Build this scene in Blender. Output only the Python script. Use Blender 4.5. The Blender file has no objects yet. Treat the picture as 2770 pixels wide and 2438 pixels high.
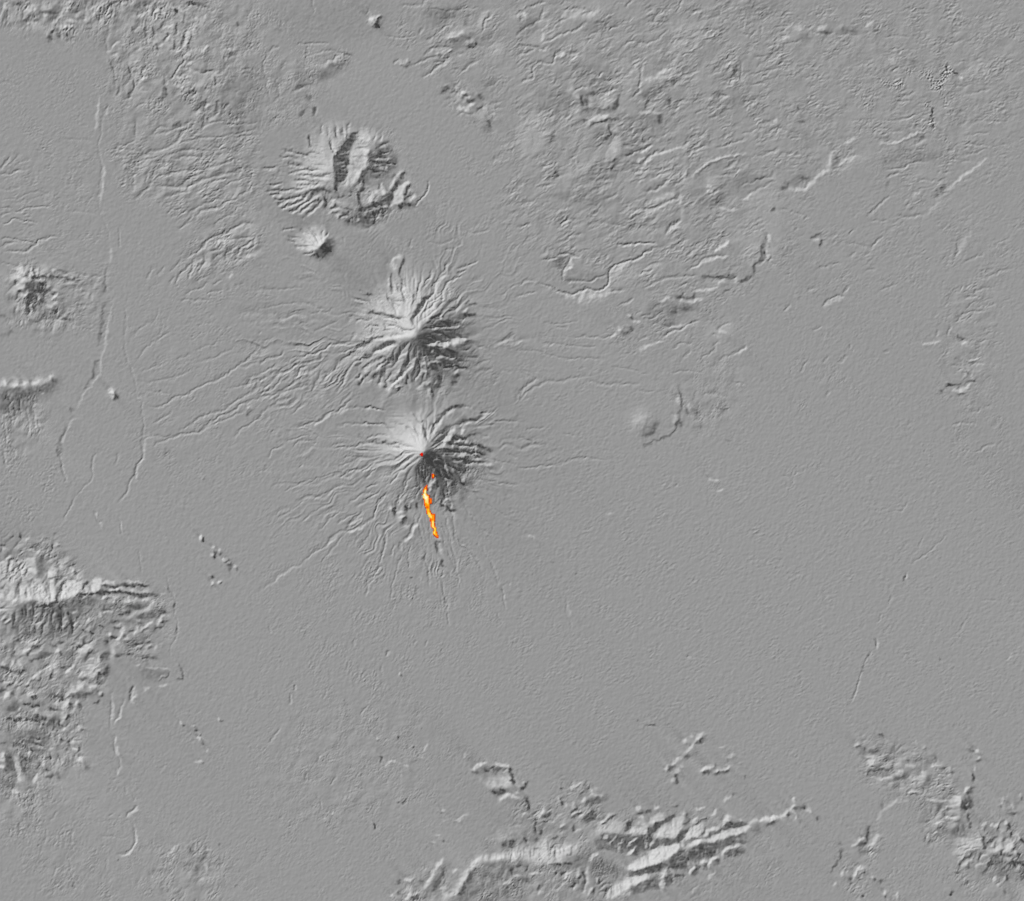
import bpy, math
import numpy as np

# ---------------------------------------------------------------- camera, sky, sun, exposure
scene = bpy.context.scene
UNIT = 0.1                                # one map pixel = 0.1 scene unit
EX = 0.0
ELEV, AZ = math.radians(23.0), math.radians(315.0)     # low sun in the north-west
cam_d = bpy.data.cameras.new('camera'); cam = bpy.data.objects.new('camera', cam_d)
scene.collection.objects.link(cam)
cam_d.type = 'ORTHO'; cam_d.ortho_scale = 277.0
cam_d.clip_start = 1.0; cam_d.clip_end = 2000.0
cam.location = (0, 0, 300); cam.rotation_euler = (0, 0, 0)
scene.camera = cam
scene.render.resolution_x, scene.render.resolution_y = 1024, 901
world = bpy.data.worlds.new("World"); scene.world = world
world.use_nodes = True
wn, wl = world.node_tree.nodes, world.node_tree.links
wn.clear()
sky = wn.new('ShaderNodeTexSky'); sky.sky_type = 'NISHITA'; sky.sun_disc = False
sky.sun_elevation = ELEV; sky.sun_rotation = AZ
sky.altitude = 1500
bw = wn.new('ShaderNodeRGBToBW'); bg = wn.new('ShaderNodeBackground'); wo = wn.new('ShaderNodeOutputWorld')
bg.inputs['Strength'].default_value = 0.05
wl.new(sky.outputs[0], bw.inputs[0]); wl.new(bw.outputs[0], bg.inputs['Color']); wl.new(bg.outputs[0], wo.inputs[0])
sd = bpy.data.lights.new('sun', 'SUN'); sun = bpy.data.objects.new('sun', sd); scene.collection.objects.link(sun)
sd.energy = 4.45; sd.angle = math.radians(0.5); sd.color = (1.0, 1.0, 1.0)
sun.rotation_euler = (math.pi/2 - ELEV, 0, math.radians(-135.0))     # light travels to the south-east
scene.view_settings.view_transform = 'Standard'; scene.view_settings.look = 'None'
scene.view_settings.exposure = EX; scene.view_settings.gamma = 1.0
scene.view_settings.use_curve_mapping = False

def tag(o, label=None, cat=None, group=None, kind=None):
    if label: o['label'] = label
    if cat: o['category'] = cat
    if group: o['group'] = group
    if kind: o['kind'] = kind
    return o
ALB = 0.48

# ---- terrain tracing engine (all lengths in map pixels of the sheet, y pointing down the sheet) ----
G = 2.0                       # grid step
MX = 90.0                     # margin beyond the picture
SW, SH = 2770.0, 2438.0
X0, Y0 = -MX, -MX
NX = int((SW + 2*MX) / G) + 1
NY = int((SH + 2*MX) / G) + 1
rng = np.random.default_rng(11)
HH = np.zeros((NY, NX), np.float32)      # traced heights
SL = np.zeros((NY, NX), np.float32)      # traced slopes facing north-west, integrated to height below
xs = (X0 + G*np.arange(NX)).astype(np.float32)
ys = (Y0 + G*np.arange(NY)).astype(np.float32)
KX = (2*np.pi*np.fft.rfftfreq(NX, G)).astype(np.float32)[None, :]
KY = (2*np.pi*np.fft.fftfreq(NY, G)).astype(np.float32)[:, None]
K2 = KX*KX + KY*KY

def fft(a): return np.fft.rfft2(a)
def ifft(a): return np.fft.irfft2(a, s=(NY, NX)).astype(np.float32)
def grad_rms(a):
    gy, gx = np.gradient(a, G)
    return float(np.sqrt((gx*gx + gy*gy).mean())) + 1e-9
_nc = {}
def noise(lam, ang=None, stretch=3.0, seed=0):
    """band-passed noise of wavelength lam, optionally stretched along ang (degrees, map sense), unit rms"""
    key = (lam, ang, stretch, seed)
    if key in _nc: return _nc[key]
    r = np.random.default_rng(100 + seed*17 + int(lam*7) + int((ang or 0)*3) + 600)
    w = fft(r.standard_normal((NY, NX)).astype(np.float32))
    if ang is None: kk = np.sqrt(K2)
    else:
        a = math.radians(ang); ca, sa = math.cos(a), math.sin(a)
        kl = KX*ca + KY*sa; kp = -KX*sa + KY*ca
        kk = np.sqrt((kl*stretch)**2 + kp*kp)
    k0 = 2*math.pi/lam
    F = np.exp(-((np.log(np.maximum(kk, 1e-6)/k0))**2)/(2*0.45**2))
    n = ifft(w*F); n /= n.std() + 1e-9
    _nc[key] = n
    return n
def ridged(lam, ang=None, stretch=3.0, seed=0):
    n = noise(lam, ang, stretch, seed)
    q = np.sqrt(n*n + 0.02)
    return -(q - q.mean())          # rounded crests stand between the gullies
def local_noise(ny, nx, lam, ang, seed, ridge):
    """the same kind of noise for one window only"""
    r = np.random.default_rng(seed)
    kx = (2*np.pi*np.fft.rfftfreq(nx, G))[None, :]; ky = (2*np.pi*np.fft.fftfreq(ny, G))[:, None]
    a = math.radians(ang or 0); ca, sa = math.cos(a), math.sin(a)
    st = 1.0 if ang is None else 2.6
    kk = np.sqrt(((kx*ca+ky*sa)*st)**2 + (-kx*sa+ky*ca)**2)
    F = np.exp(-((np.log(np.maximum(kk, 1e-6)*lam/(2*math.pi)))**2)/(2*0.6**2))
    n = np.fft.irfft2(np.fft.rfft2(r.standard_normal((ny, nx)))*F, s=(ny, nx)); n /= n.std()+1e-9
    if ridge: n = -np.sqrt(n*n+0.05); n -= n.mean()
    return (n/grad_rms(n)).astype(np.float32)
def blur(a, s):
    return ifft(fft(a)*np.exp(-K2*s*s/2))

def curve(P, step=5.0, jit=0.0):
    P = np.asarray(P, float)
    if len(P) < 2: return P
    Q = np.vstack([2*P[0]-P[1], P, 2*P[-1]-P[-2]])
    out = []
    for i in range(1, len(Q)-2):
        p0, p1, p2, p3 = Q[i-1], Q[i], Q[i+1], Q[i+2]
        n = max(1, int(np.hypot(*(p2-p1))/step))
        t = np.arange(n)[:, None]/n
        out.append(0.5*((2*p1) + (-p0+p2)*t + (2*p0-5*p1+4*p2-p3)*t*t + (-p0+3*p1-3*p2+p3)*t**3))
    out.append(P[-1:])
    C = np.vstack(out)
    if jit and len(C) > 3:
        j = rng.standard_normal(C.shape); j[1:-1] = (j[:-2]+2*j[1:-1]+j[2:])/4
        j[0] = j[-1] = 0
        C = C + j*jit
    return C
def window(P, pad):
    i0 = max(0, int((P[:, 0].min()-pad-X0)/G)); i1 = min(NX, int((P[:, 0].max()+pad-X0)/G)+2)
    j0 = max(0, int((P[:, 1].min()-pad-Y0)/G)); j1 = min(NY, int((P[:, 1].max()+pad-Y0)/G)+2)
    return i0, i1, j0, j1
def stroke(P, w, amp, field, jit=1.0, taper=True):
    C = curve(P, 5.0, jit)
    if len(C) == 1:
        C = np.vstack([C, C+0.01])
    i0, i1, j0, j1 = window(C, 3*w)
    if i1 <= i0 or j1 <= j0: return
    best = np.full((j1-j0, i1-i0), 1e9, np.float32); tt = np.zeros_like(best)
    n = len(C)-1
    for k in range(n):
        a, b = C[k], C[k+1]
        c0, c1, r0, r1 = window(np.array([a, b]), 3*w)
        c0 = max(c0, i0); c1 = min(c1, i1); r0 = max(r0, j0); r1 = min(r1, j1)
        if c1 <= c0 or r1 <= r0: continue
        X = xs[None, c0:c1]; Y = ys[r0:r1, None]
        d = b-a; L2 = max(float(d@d), 1e-6)
        t = np.clip(((X-a[0])*d[0] + (Y-a[1])*d[1])/L2, 0, 1)
        q = (X-a[0]-t*d[0])**2 + (Y-a[1]-t*d[1])**2
        sub = best[r0-j0:r1-j0, c0-i0:c1-i0]; ts = tt[r0-j0:r1-j0, c0-i0:c1-i0]
        m = q < sub
        sub[m] = q[m]; ts[m] = ((k+t)/n)[m]
    prof = np.exp(-best/(w*w))
    if taper and n > 1 and len(P) > 1:
        e = np.clip(np.minimum(tt, 1-tt)/0.18, 0, 1)
        prof = prof*(0.25+0.75*np.sqrt(e))
    field[j0:j1, i0:i1] += amp*prof
def inside(P, X, Y):
    c = np.zeros(np.broadcast(X, Y).shape, bool)
    n = len(P)
    for i in range(n):
        x1, y1 = P[i]; x2, y2 = P[(i+1) % n]
        if y1 == y2: continue
        cond = ((Y < y1) != (Y < y2))
        xi = (x2-x1)*(Y-y1)/(y2-y1)+x1
        c ^= cond & (X < xi)
    return c
def small_blur(a, s):
    r = int(max(1, 2.5*s/G)); k = np.exp(-0.5*(np.arange(-r, r+1)*G/s)**2); k /= k.sum()
    a = np.pad(a, r)
    o = sum(k[i]*a[i:a.shape[0]-2*r+i, :] for i in range(2*r+1))
    return sum(k[i]*o[:, i:o.shape[1]-2*r+i] for i in range(2*r+1))
def mask(P, feather, rough=True):
    P = np.asarray(P, float)
    Q = curve(np.vstack([P, P[:1]]), 8.0, min(2.0, feather*0.35) if rough else 0)[:-1] if len(P) > 2 else P
    i0, i1, j0, j1 = window(Q, 3*feather)
    if i1-i0 < 2 or j1-j0 < 2: return None
    m = inside(Q, xs[None, i0:i1], ys[j0:j1, None]).astype(np.float32)
    return (slice(j0, j1), slice(i0, i1)), small_blur(m, feather)
TILES = dict(A=(0, 0), B=(700, 0), C=(1400, 0), D=(2070, 0), E=(0, 600), F=(700, 600), G=(1400, 600), H=(2070, 600),
             I=(0, 1200), J=(700, 1200), K=(1400, 1200), L=(2070, 1200), M=(0, 1738), N=(700, 1738), O=(1400, 1738), P=(2070, 1738),
             a=(0, 1440), b=(230, 1520), c=(0, 1780), d=(1380, 2088), e=(1700, 2088), f=(2420, 2088), g=(830, 330), h=(960, 740), i=(980, 1080), j=(280, 0))
def pts(tile, txt):
    ox, oy = TILES[tile]
    a = np.array([[float(v) for v in p.split(',')] for p in txt.split()])
    return a/(2.57 if tile.isupper() else 2.957 if tile == 'j' else 5.14) + np.array([ox, oy])     # lower-case sheets are drawn at twice the scale
def draw(text):
    """v width depth: gully (negative depth: ridge); l width slope: lit or shaded strip; f slope feather: facet;
       b radius height: knolls; n wavelength slope angle feather / m same but gullied: rough ground"""
    tile = 'A'
    for line in text.strip().splitlines():
        line = line.strip()
        if not line or line[0] == '#': continue
        if line[0] == '@': tile = line[1]; continue
        head, body = line.split(':', 1); hd = head.split()
        for part in body.split(';'):
            if not part.strip(): continue
            P = pts(tile, part)
            k = hd[0]; a = float(hd[1]); b = float(hd[2])
            if k == 'v': stroke(P, a*0.82, -b*VK*(1.15 if tile in 'CDGH' else 0.9), HH)
            elif k == 'l': stroke(P, a*0.72, b*LK*(1.05 if tile in 'abcCDGH' else 1.0), SL, jit=0.8)
            elif k == 'b':
                for p in P: stroke(p[None], a, b, HH)
            elif k == 'f':
                m = mask(P, (b if b else 4)*1.15)
                if m: SL[m[0]] += a*FK*m[1]
            elif k in 'nm':
                m = mask(P, float(hd[4]), False)
                if m:
                    ang = None if hd[3] == 'i' else float(hd[3])
                    NCOUNT[0] += 1
                    q = local_noise(m[1].shape[0], m[1].shape[1], a, ang, 7000+NCOUNT[0], k == 'm')
                    b = b*m[1]
                    if k == 'm':
                        RG[m[0]] = np.maximum(RG[m[0]], b); b = b*MK
                    HH[m[0]] += q*b*PATCHY[m[0]]
MK = 0.75
NCOUNT = [0]
RG = np.zeros((NY, NX), np.float32)      # how rough the land is, for the erosion
PATCHY = np.clip(0.75+0.45*noise(110, None, seed=77), 0.15, 1.9)
VK, LK, FK = 0.95, 1.0, 1.0
def tile2map(tile, x, y):
    ox, oy = TILES[tile]; return ox+x/2.57, oy+y/2.57

def cone(tile, x, y, H, R, ngul, gamp, rin, rout, seed, soft=6.0, power=1.0):
    """volcano: concave flanks, gullies that branch downhill"""
    cx, cy = tile2map(tile, x, y)
    dx = xs[None, :]-cx; dy = ys[:, None]-cy
    r = np.sqrt(dx*dx+dy*dy) + 1e-3
    h = H*np.exp(-(np.sqrt(r*r+soft*soft)/R)**power)
    th = np.arctan2(dy, dx)
    wv = noise(60, None, seed=seed)*0.5 + noise(140, None, seed=seed+1)*0.9
    T = th + wv*(4.5/np.maximum(r, 25))
    rr = np.random.default_rng(seed)
    def ring(n, T):
        v = rr.standard_normal(n); u = (T/(2*np.pi) % 1.0)*n
        i = np.floor(u).astype(int) % n; f = u-np.floor(u); f = f*f*(3-2*f)
        return v[i]*(1-f) + v[(i+1) % n]*f
    g1 = -np.abs(ring(ngul, T)); g2 = -np.abs(ring(ngul*2, T)); g3 = -np.abs(ring(ngul*4, T))
    s1 = np.clip((r-rin)/50, 0, 1); s2 = np.clip((r-rin*2.2)/40, 0, 1); s3 = np.clip((r-rin*4)/90, 0, 1)
    env = np.exp(-np.maximum(r-rin, 0)/rout)
    h = h + gamp*env*(g1*s1*0.8 + g2*s2*0.45*(1-0.2*s3) + g3*s3*0.07)
    return h.astype(np.float32)

def apron(tile, x, y, n, slope, r0, r1, sectors, seed):
    """fine rills running down the skirts of a volcano between radii r0 and r1; sectors in map degrees (0 east, 90 south)"""
    cx, cy = tile2map(tile, x, y)
    dx = xs[None, :]-cx; dy = ys[:, None]-cy
    r = np.sqrt(dx*dx+dy*dy)+1e-3; th = np.arctan2(dy, dx)
    T = th + (noise(50, None, seed=seed)*2.2 + noise(130, None, seed=seed+1)*7.0)/np.maximum(r, 40)
    rr = np.random.default_rng(seed); out = 0
    env = np.clip((r-r0)/40, 0, 1)*np.clip((r1-r)/(0.5*(r1-r0)), 0, 1)
    a = np.zeros_like(r); deg = np.degrees(th) % 360
    for c, w in sectors:
        q = np.abs((deg-c+180) % 360-180); a = np.maximum(a, np.clip((w-q)/18, 0, 1))
    for k, (nn, ra, rb) in enumerate(((n, 0, r0*2.4), (n*2, r0*1.6, 1e4))):
        v = rr.standard_normal(nn); u = (T/(2*np.pi) % 1.0)*nn
        i = np.floor(u).astype(int) % nn; f = u-np.floor(u); f = f*f*(3-2*f)
        g = v[i]*(1-f)+v[(i+1) % nn]*f
        lam = 2*np.pi*r/nn
        wgt = np.clip((r-ra)/50, 0, 1)*np.clip((rb-r)/50, 0, 1)
        out = out - np.abs(g)*lam*slope*0.42*wgt
    return (out*env*a*PATCHY).astype(np.float32)
def erode(h, cell, iters=24, k=0.05, D=0.06, seed=4, cap=2500.0):
    """rain-fed gullying of a height grid; returns the worn grid"""
    r = np.random.default_rng(seed)
    h = h.astype(np.float64).copy(); ny, nx = h.shape; N = ny*nx
    offs = [(-1, -1), (-1, 0), (-1, 1), (0, -1), (0, 1), (1, -1), (1, 0), (1, 1)]
    idx = np.arange(N).reshape(ny, nx)
    for it in range(iters):
        best = np.zeros((ny, nx)); rec = idx.copy(); drop = np.zeros((ny, nx))
        hp = np.pad(h, 1, mode='edge')
        for dy, dx in offs:
            d = (h - hp[1+dy:1+dy+ny, 1+dx:1+dx+nx])
            s = d/(cell*math.hypot(dy, dx))*(0.8+0.4*r.random((ny, nx)))
            m = s > best
            best[m] = s[m]; drop[m] = d[m]
            rec[m] = (idx+dy*nx+dx)[m]
        yy, xx = rec//nx, rec % nx
        best[0, :] = best[-1, :] = 0; best[:, 0] = best[:, -1] = 0
        rec = np.where(best > 0, rec, idx)
        rl = rec.ravel().tolist(); order = np.argsort(-h, axis=None).tolist()
        A = [1.0]*N
        for i in order:
            j = rl[i]
            if j != i: A[j] += A[i]
        A = np.minimum(np.array(A).reshape(ny, nx), cap)
        h -= np.minimum(k*np.sqrt(A)*best*cell, 0.6*drop)
        hp = np.pad(h, 1, mode='edge')
        h += D*(hp[:-2, 1:-1]+hp[2:, 1:-1]+hp[1:-1, :-2]+hp[1:-1, 2:]-4*h)
    return h
T1 = """
@A
v 3 1.2: 0,1448 60,1450 110,1470 150,1472 200,1445 260,1438 320,1438 380,1445
v 3 .9: 0,1500 40,1485 75,1480
v 3 1.3: 0,1552 45,1552 95,1525 150,1530 200,1542 260,1548
v 3 .5: 0,1390 60,1385 120,1380 180,1350 270,1335 350,1345
v 3 1.4: 10,1662 60,1655 100,1665 170,1680 240,1688 290,1665 350,1645 400,1650
v 3 .8: 0,1720 60,1690 130,1690; 20,1745 100,1748 180,1750 240,1705 300,1680
v 4 1.2: 0,1180 30,1140 70,1100; 0,1210 60,1212 110,1190 160,1185
v 4 .6: 130,1130 210,1100; 60,1150 130,1080 150,1065
v 4 .4: 0,1310 70,1320 130,1290; 0,1250 60,1240 120,1200; 430,970 520,970 600,975 640,985; 480,1475 560,1468 620,1478 680,1490; 140,1560 200,1575 250,1565; 0,580 60,575 140,590 160,560; 90,1410 200,1390 350,1345
v 4 .55: 745,370 770,430 790,500 800,580 815,650 830,690; 740,740 715,800 705,880 700,950 685,1000 690,1050 700,1110 710,1180 700,1250 690,1320 690,1370 690,1440 700,1490
v 5 .9: 735,80 755,200 740,280 750,370; 895,440 905,500 930,560 930,620 900,670 860,695
l 4 .25: 730,1140 725,1200 715,1280 705,1340 690,1400; 690,680 680,740 670,900
v 5 1.2: 1010,200 1030,290 1045,330
v 6 1.6: 1150,520 1145,640 1130,735
v 6 1.4: 1280,460 1360,490 1440,498 1500,485; 1230,540 1270,515 1310,520
l 5 -.6: 1210,60 1230,90; 1060,60 1060,90
v 5 1.2: 760,45 800,15 860,12 900,15; 650,80 640,150; 575,130 545,90 530,60; 1000,50 1050,10; 950,110 1010,70
v 6 1.5: 50,20 60,70 50,120; 110,30 150,30 180,10; 150,130 170,80 200,40; 330,20 340,60; 370,150 400,110 450,60; 180,150 270,150; 460,60 455,130; 570,140 590,100
l 7 .4: 200,60 215,100; 30,10 40,60; 300,110 340,100; 390,180 440,180 500,180; 330,230 350,220; 470,140 530,150; 230,30 250,70
l 7 -.4: 270,90 390,90; 430,210 520,200; 340,290 350,230 400,200; 460,230 470,260; 110,25 150,35; 400,230 410,260
l 6 -.35: 1290,15 1360,25 1440,40; 1640,150 1660,180
v 5 .9: 900,400 930,360 980,330; 910,240 900,270; 850,290 800,300 770,330; 780,390 830,370; 870,640 870,600 900,570; 770,620 800,670 830,640
v 4 .9: 1180,550 1230,520; 950,600 990,540 1020,520; 940,750 1000,720 1060,730; 945,830 945,960; 820,1010 880,1005 930,975
v 5 1.3: 860,1190 860,1150 900,1130 980,1080 1050,1055 1120,1045 1180,1015 1230,985 1270,920 1310,890 1360,880
v 5 1.4: 1150,1160 1145,1110 1190,1075 1250,1050 1330,1045 1450,1050; 1200,1110 1300,1090 1400,1090 1520,1080
v 5 1.5: 1100,1225 1200,1205 1300,1190 1420,1180 1520,1150 1600,1120 1700,1110; 1100,1290 1180,1300 1260,1295 1310,1250 1380,1215 1460,1195
v 5 1.3: 1230,1300 1330,1290 1440,1240 1560,1210 1700,1190; 1140,1380 1200,1350 1280,1340 1330,1280 1420,1240; 940,1385 980,1350 1030,1300 1060,1230 1090,1160
v 4 .9: 870,1230 850,1290; 930,1220 930,1330; 1020,1290 1030,1200 1050,1130; 920,1150 980,1090 1060,1070; 780,1040 860,1035; 790,1090 850,1080 860,1120; 880,1030 960,1050
v 4 1: 1370,1340 1430,1290 1500,1260 1600,1240; 1400,1380 1500,1330 1580,1280 1700,1240; 1640,1370 1720,1330 1770,1270; 960,1110 1040,1110 1100,1090
v 5 1.3: 1350,1530 1390,1480 1470,1450 1530,1440 1590,1400 1680,1370
v 4 1: 1500,1560 1560,1510 1640,1480; 1290,1560 1340,1490; 1300,1500 1370,1440 1480,1400 1600,1380; 1250,1500 1300,1470; 1240,1590 1330,1540
v 4 1: 1080,940 1180,910 1280,870 1340,840; 1070,930 1110,880 1170,890; 1400,900 1450,860 1560,840; 1500,960 1640,930 1780,900; 1550,860 1640,870 1790,850; 1480,1040 1560,1000; 1620,960 1799,940; 1520,780 1490,800; 1240,1000 1400,960 1560,950; 1420,870 1420,820 1460,800
v 3 .5: 830,1580 835,1680; 700,1500 740,1580 760,1650 740,1680
m 22 .12 i 25: 380,0 1760,0 1799,500 1799,900 1500,1000 1250,850 1100,800 900,780 720,700 700,250 600,250
m 11 .09 i 25: 380,0 1760,0 1799,500 1799,900 1500,1000 1250,850 1100,800 900,780 720,700 700,250 600,250
m 20 .12 i 20: 960,40 1400,0 1420,700 1250,780 1170,500 1000,350
m 20 .22 100 20: 0,0 1200,0 1100,180 650,180 580,260 320,220 250,180 0,180
m 18 .13 -14 25: 780,1000 1200,950 1799,1000 1799,1400 1300,1500 1000,1400 780,1250
m 12 .10 -20 25: 780,700 1200,700 1799,1000 1799,1799 1250,1799 1300,1500 1000,1400 780,1250
n 12 0.036 i 30: 0,380 700,450 700,1000 0,900
m 14 .06 -12 30: 0,900 640,950 640,1799 0,1799
@B
b 13 7: 805,150
l 7 .4: 785,120 795,165
l 5 -.6: 850,120 825,150 815,200
l 5 .3: 840,110 820,130
v 3 .8: 370,0 380,45 385,90; 740,95 770,70
m 12 .10 80 30: 0,0 180,0 200,300 0,350
f -.22 7: 420,490 500,445 600,405 630,420 590,470 520,520 430,555 380,550
f -.12 10: 270,540 400,500 380,570 260,590
l 6 .2: 420,470 500,435 590,395
l 5 -.3: 250,600 300,600 370,575; 590,375 650,380
v 4 1: 60,390 30,450 50,540 60,620 80,690; 60,380 90,340 150,330; 120,560 140,640 150,680; 160,480 180,420; 240,640 300,600 350,580; 380,380 450,350 560,365 640,380; 450,440 520,410 560,380; 270,310 400,300 480,305; 400,740 390,800; 270,430 330,470; 350,380 330,340
l 9 -.3: 310,770 280,810; 380,760 380,780; 330,650 350,700
m 20 .10 i 25: 0,400 60,330 400,300 640,370 600,480 420,600 400,760 300,860 0,900
m 10 .10 i 20: 0,400 60,330 400,300 640,370 600,480 420,600 400,760 300,860 0,900
l 6 -.55: 1455,328 1490,320 1530,300
l 8 .3: 1440,300 1500,275
v 5 1.8: 1190,520 1225,480 1245,460 1300,430 1330,410
v 5 1.5: 1150,385 1200,345 1260,330 1330,335 1380,370 1440,380; 1410,500 1460,460 1510,420
v 4 1.2: 940,440 975,420; 1070,460 1130,430 1200,400 1280,390; 1140,540 1200,500; 1230,430 1290,430; 1290,410 1320,400
b 6 2: 1000,440 1040,430 1020,455
b 7 2.2: 1250,385 1290,375 1330,355
v 6 2.2: 1560,210 1570,150 1610,100
l 8 .25: 1530,190 1550,120 1600,80
l 8 .3: 1300,270 1370,240 1430,215
l 10 -.2: 1320,290 1400,270 1500,240; 1430,190 1450,110; 1250,140 1330,110 1380,120; 1280,80 1400,60
v 3 .8: 1180,60 1300,75 1400,65 1490,55 1540,60; 880,250 1000,265 1100,250
v 5 1: 1110,240 1140,200; 1250,230 1290,190; 1000,40 1130,30 1150,0; 1160,280 1230,250
l 6 -.5: 1390,680 1450,660; 1450,712 1505,695; 1520,762 1560,742
l 6 .45: 1400,650 1440,640; 1370,600 1420,650; 1440,742 1500,722; 1380,745 1450,762; 1440,685 1480,680
l 6 -.4: 1590,830 1620,890; 1260,655 1310,612 1340,585; 1340,640 1370,620; 1560,690 1530,660
l 6 .3: 1620,780 1650,830; 1560,740 1590,760; 1290,600 1340,580
v 4 .8: 1620,720 1670,710; 1380,800 1450,790 1500,800; 1650,760 1680,740
l 14 -.12: 1600,910; 1550,590 1650,560
m 15 .16 35 18: 1260,580 1380,560 1560,700 1700,880 1600,930 1450,800 1250,680
m 22 .08 -30 25: 850,230 950,120 1200,0 1799,0 1799,560 1500,560 1200,550 1130,400 900,300
m 11 .07 i 25: 850,230 950,120 1200,0 1799,0 1799,560 1500,560 1200,550 1130,400 900,300
f .2 24: 515,1100 600,1000 675,900 560,850 440,850 400,950 380,1050 300,1150 250,1250 200,1350 480,1320 515,1250
v 5 2.6: 270,1192 380,1182; 280,1222 420,1225 510,1212; 250,1255 420,1255; 260,1290 400,1285 430,1270; 180,1050 290,1075 370,1110; 200,1140 310,1157; 60,1330 200,1325 290,1320 340,1300; 30,1170 120,1170; 80,1290 150,1280
v 5 3.2: 110,1390 200,1390 260,1370 320,1370 350,1340 430,1320; 160,1447 240,1422 310,1390 330,1365; 210,1472 260,1460 310,1420 380,1380; 270,1482 350,1430 420,1390; 340,1492 400,1440 440,1400; 130,1420 200,1405; 80,1360 160,1350
v 4 1.4: 435,870 440,930; 535,870 540,960; 350,950 360,1030; 580,880 575,930; 480,880 485,950; 150,1090 280,1110; 200,1210 260,1200; 560,900 600,950; 630,860 620,920
v 4 2.4: 500,985 510,1040 530,1075
m 14 .10 i 10: 560,1350 900,1260 1100,1350 1080,1430 850,1560 640,1560
m 9 .10 i 10: 430,900 950,900 970,1200 1100,1350 850,1560 450,1500 200,1400 250,1200
m 12 .08 0 18: 60,1050 480,1050 500,1300 60,1400
# small volcano
f -.75 5: 430,1722 470,1682 520,1675 505,1720 460,1762 430,1795 390,1770
f .3 8: 430,1718 470,1660 430,1580 340,1580 260,1640 280,1720 360,1740
v 4 2.4: 445,1600 447,1660; 480,1620 455,1650
v 3.5 1.8: 210,1645 290,1665 350,1700; 250,1712 350,1722; 290,1600 350,1640 400,1700; 350,1580 390,1640 425,1700; 310,1775 380,1755; 160,1600 250,1590; 200,1670 260,1690
l 4 .5: 440,1690 445,1640; 400,1730 350,1740; 420,1770 440,1750; 430,1690 400,1640
l 5 -.5: 400,1760 420,1785; 360,1780 390,1765
v 4 .7: 300,1530 320,1510 340,1540; 1190,1680 1250,1700 1370,1660; 1380,1720 1410,1700 1400,1670; 1300,1740 1360,1730; 1600,1600 1500,1620 1440,1600; 590,1650 590,1680; 1060,1660 1055,1720
n 14 0.030 i 40: 900,1200 1799,700 1799,1799 550,1799
"""
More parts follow.
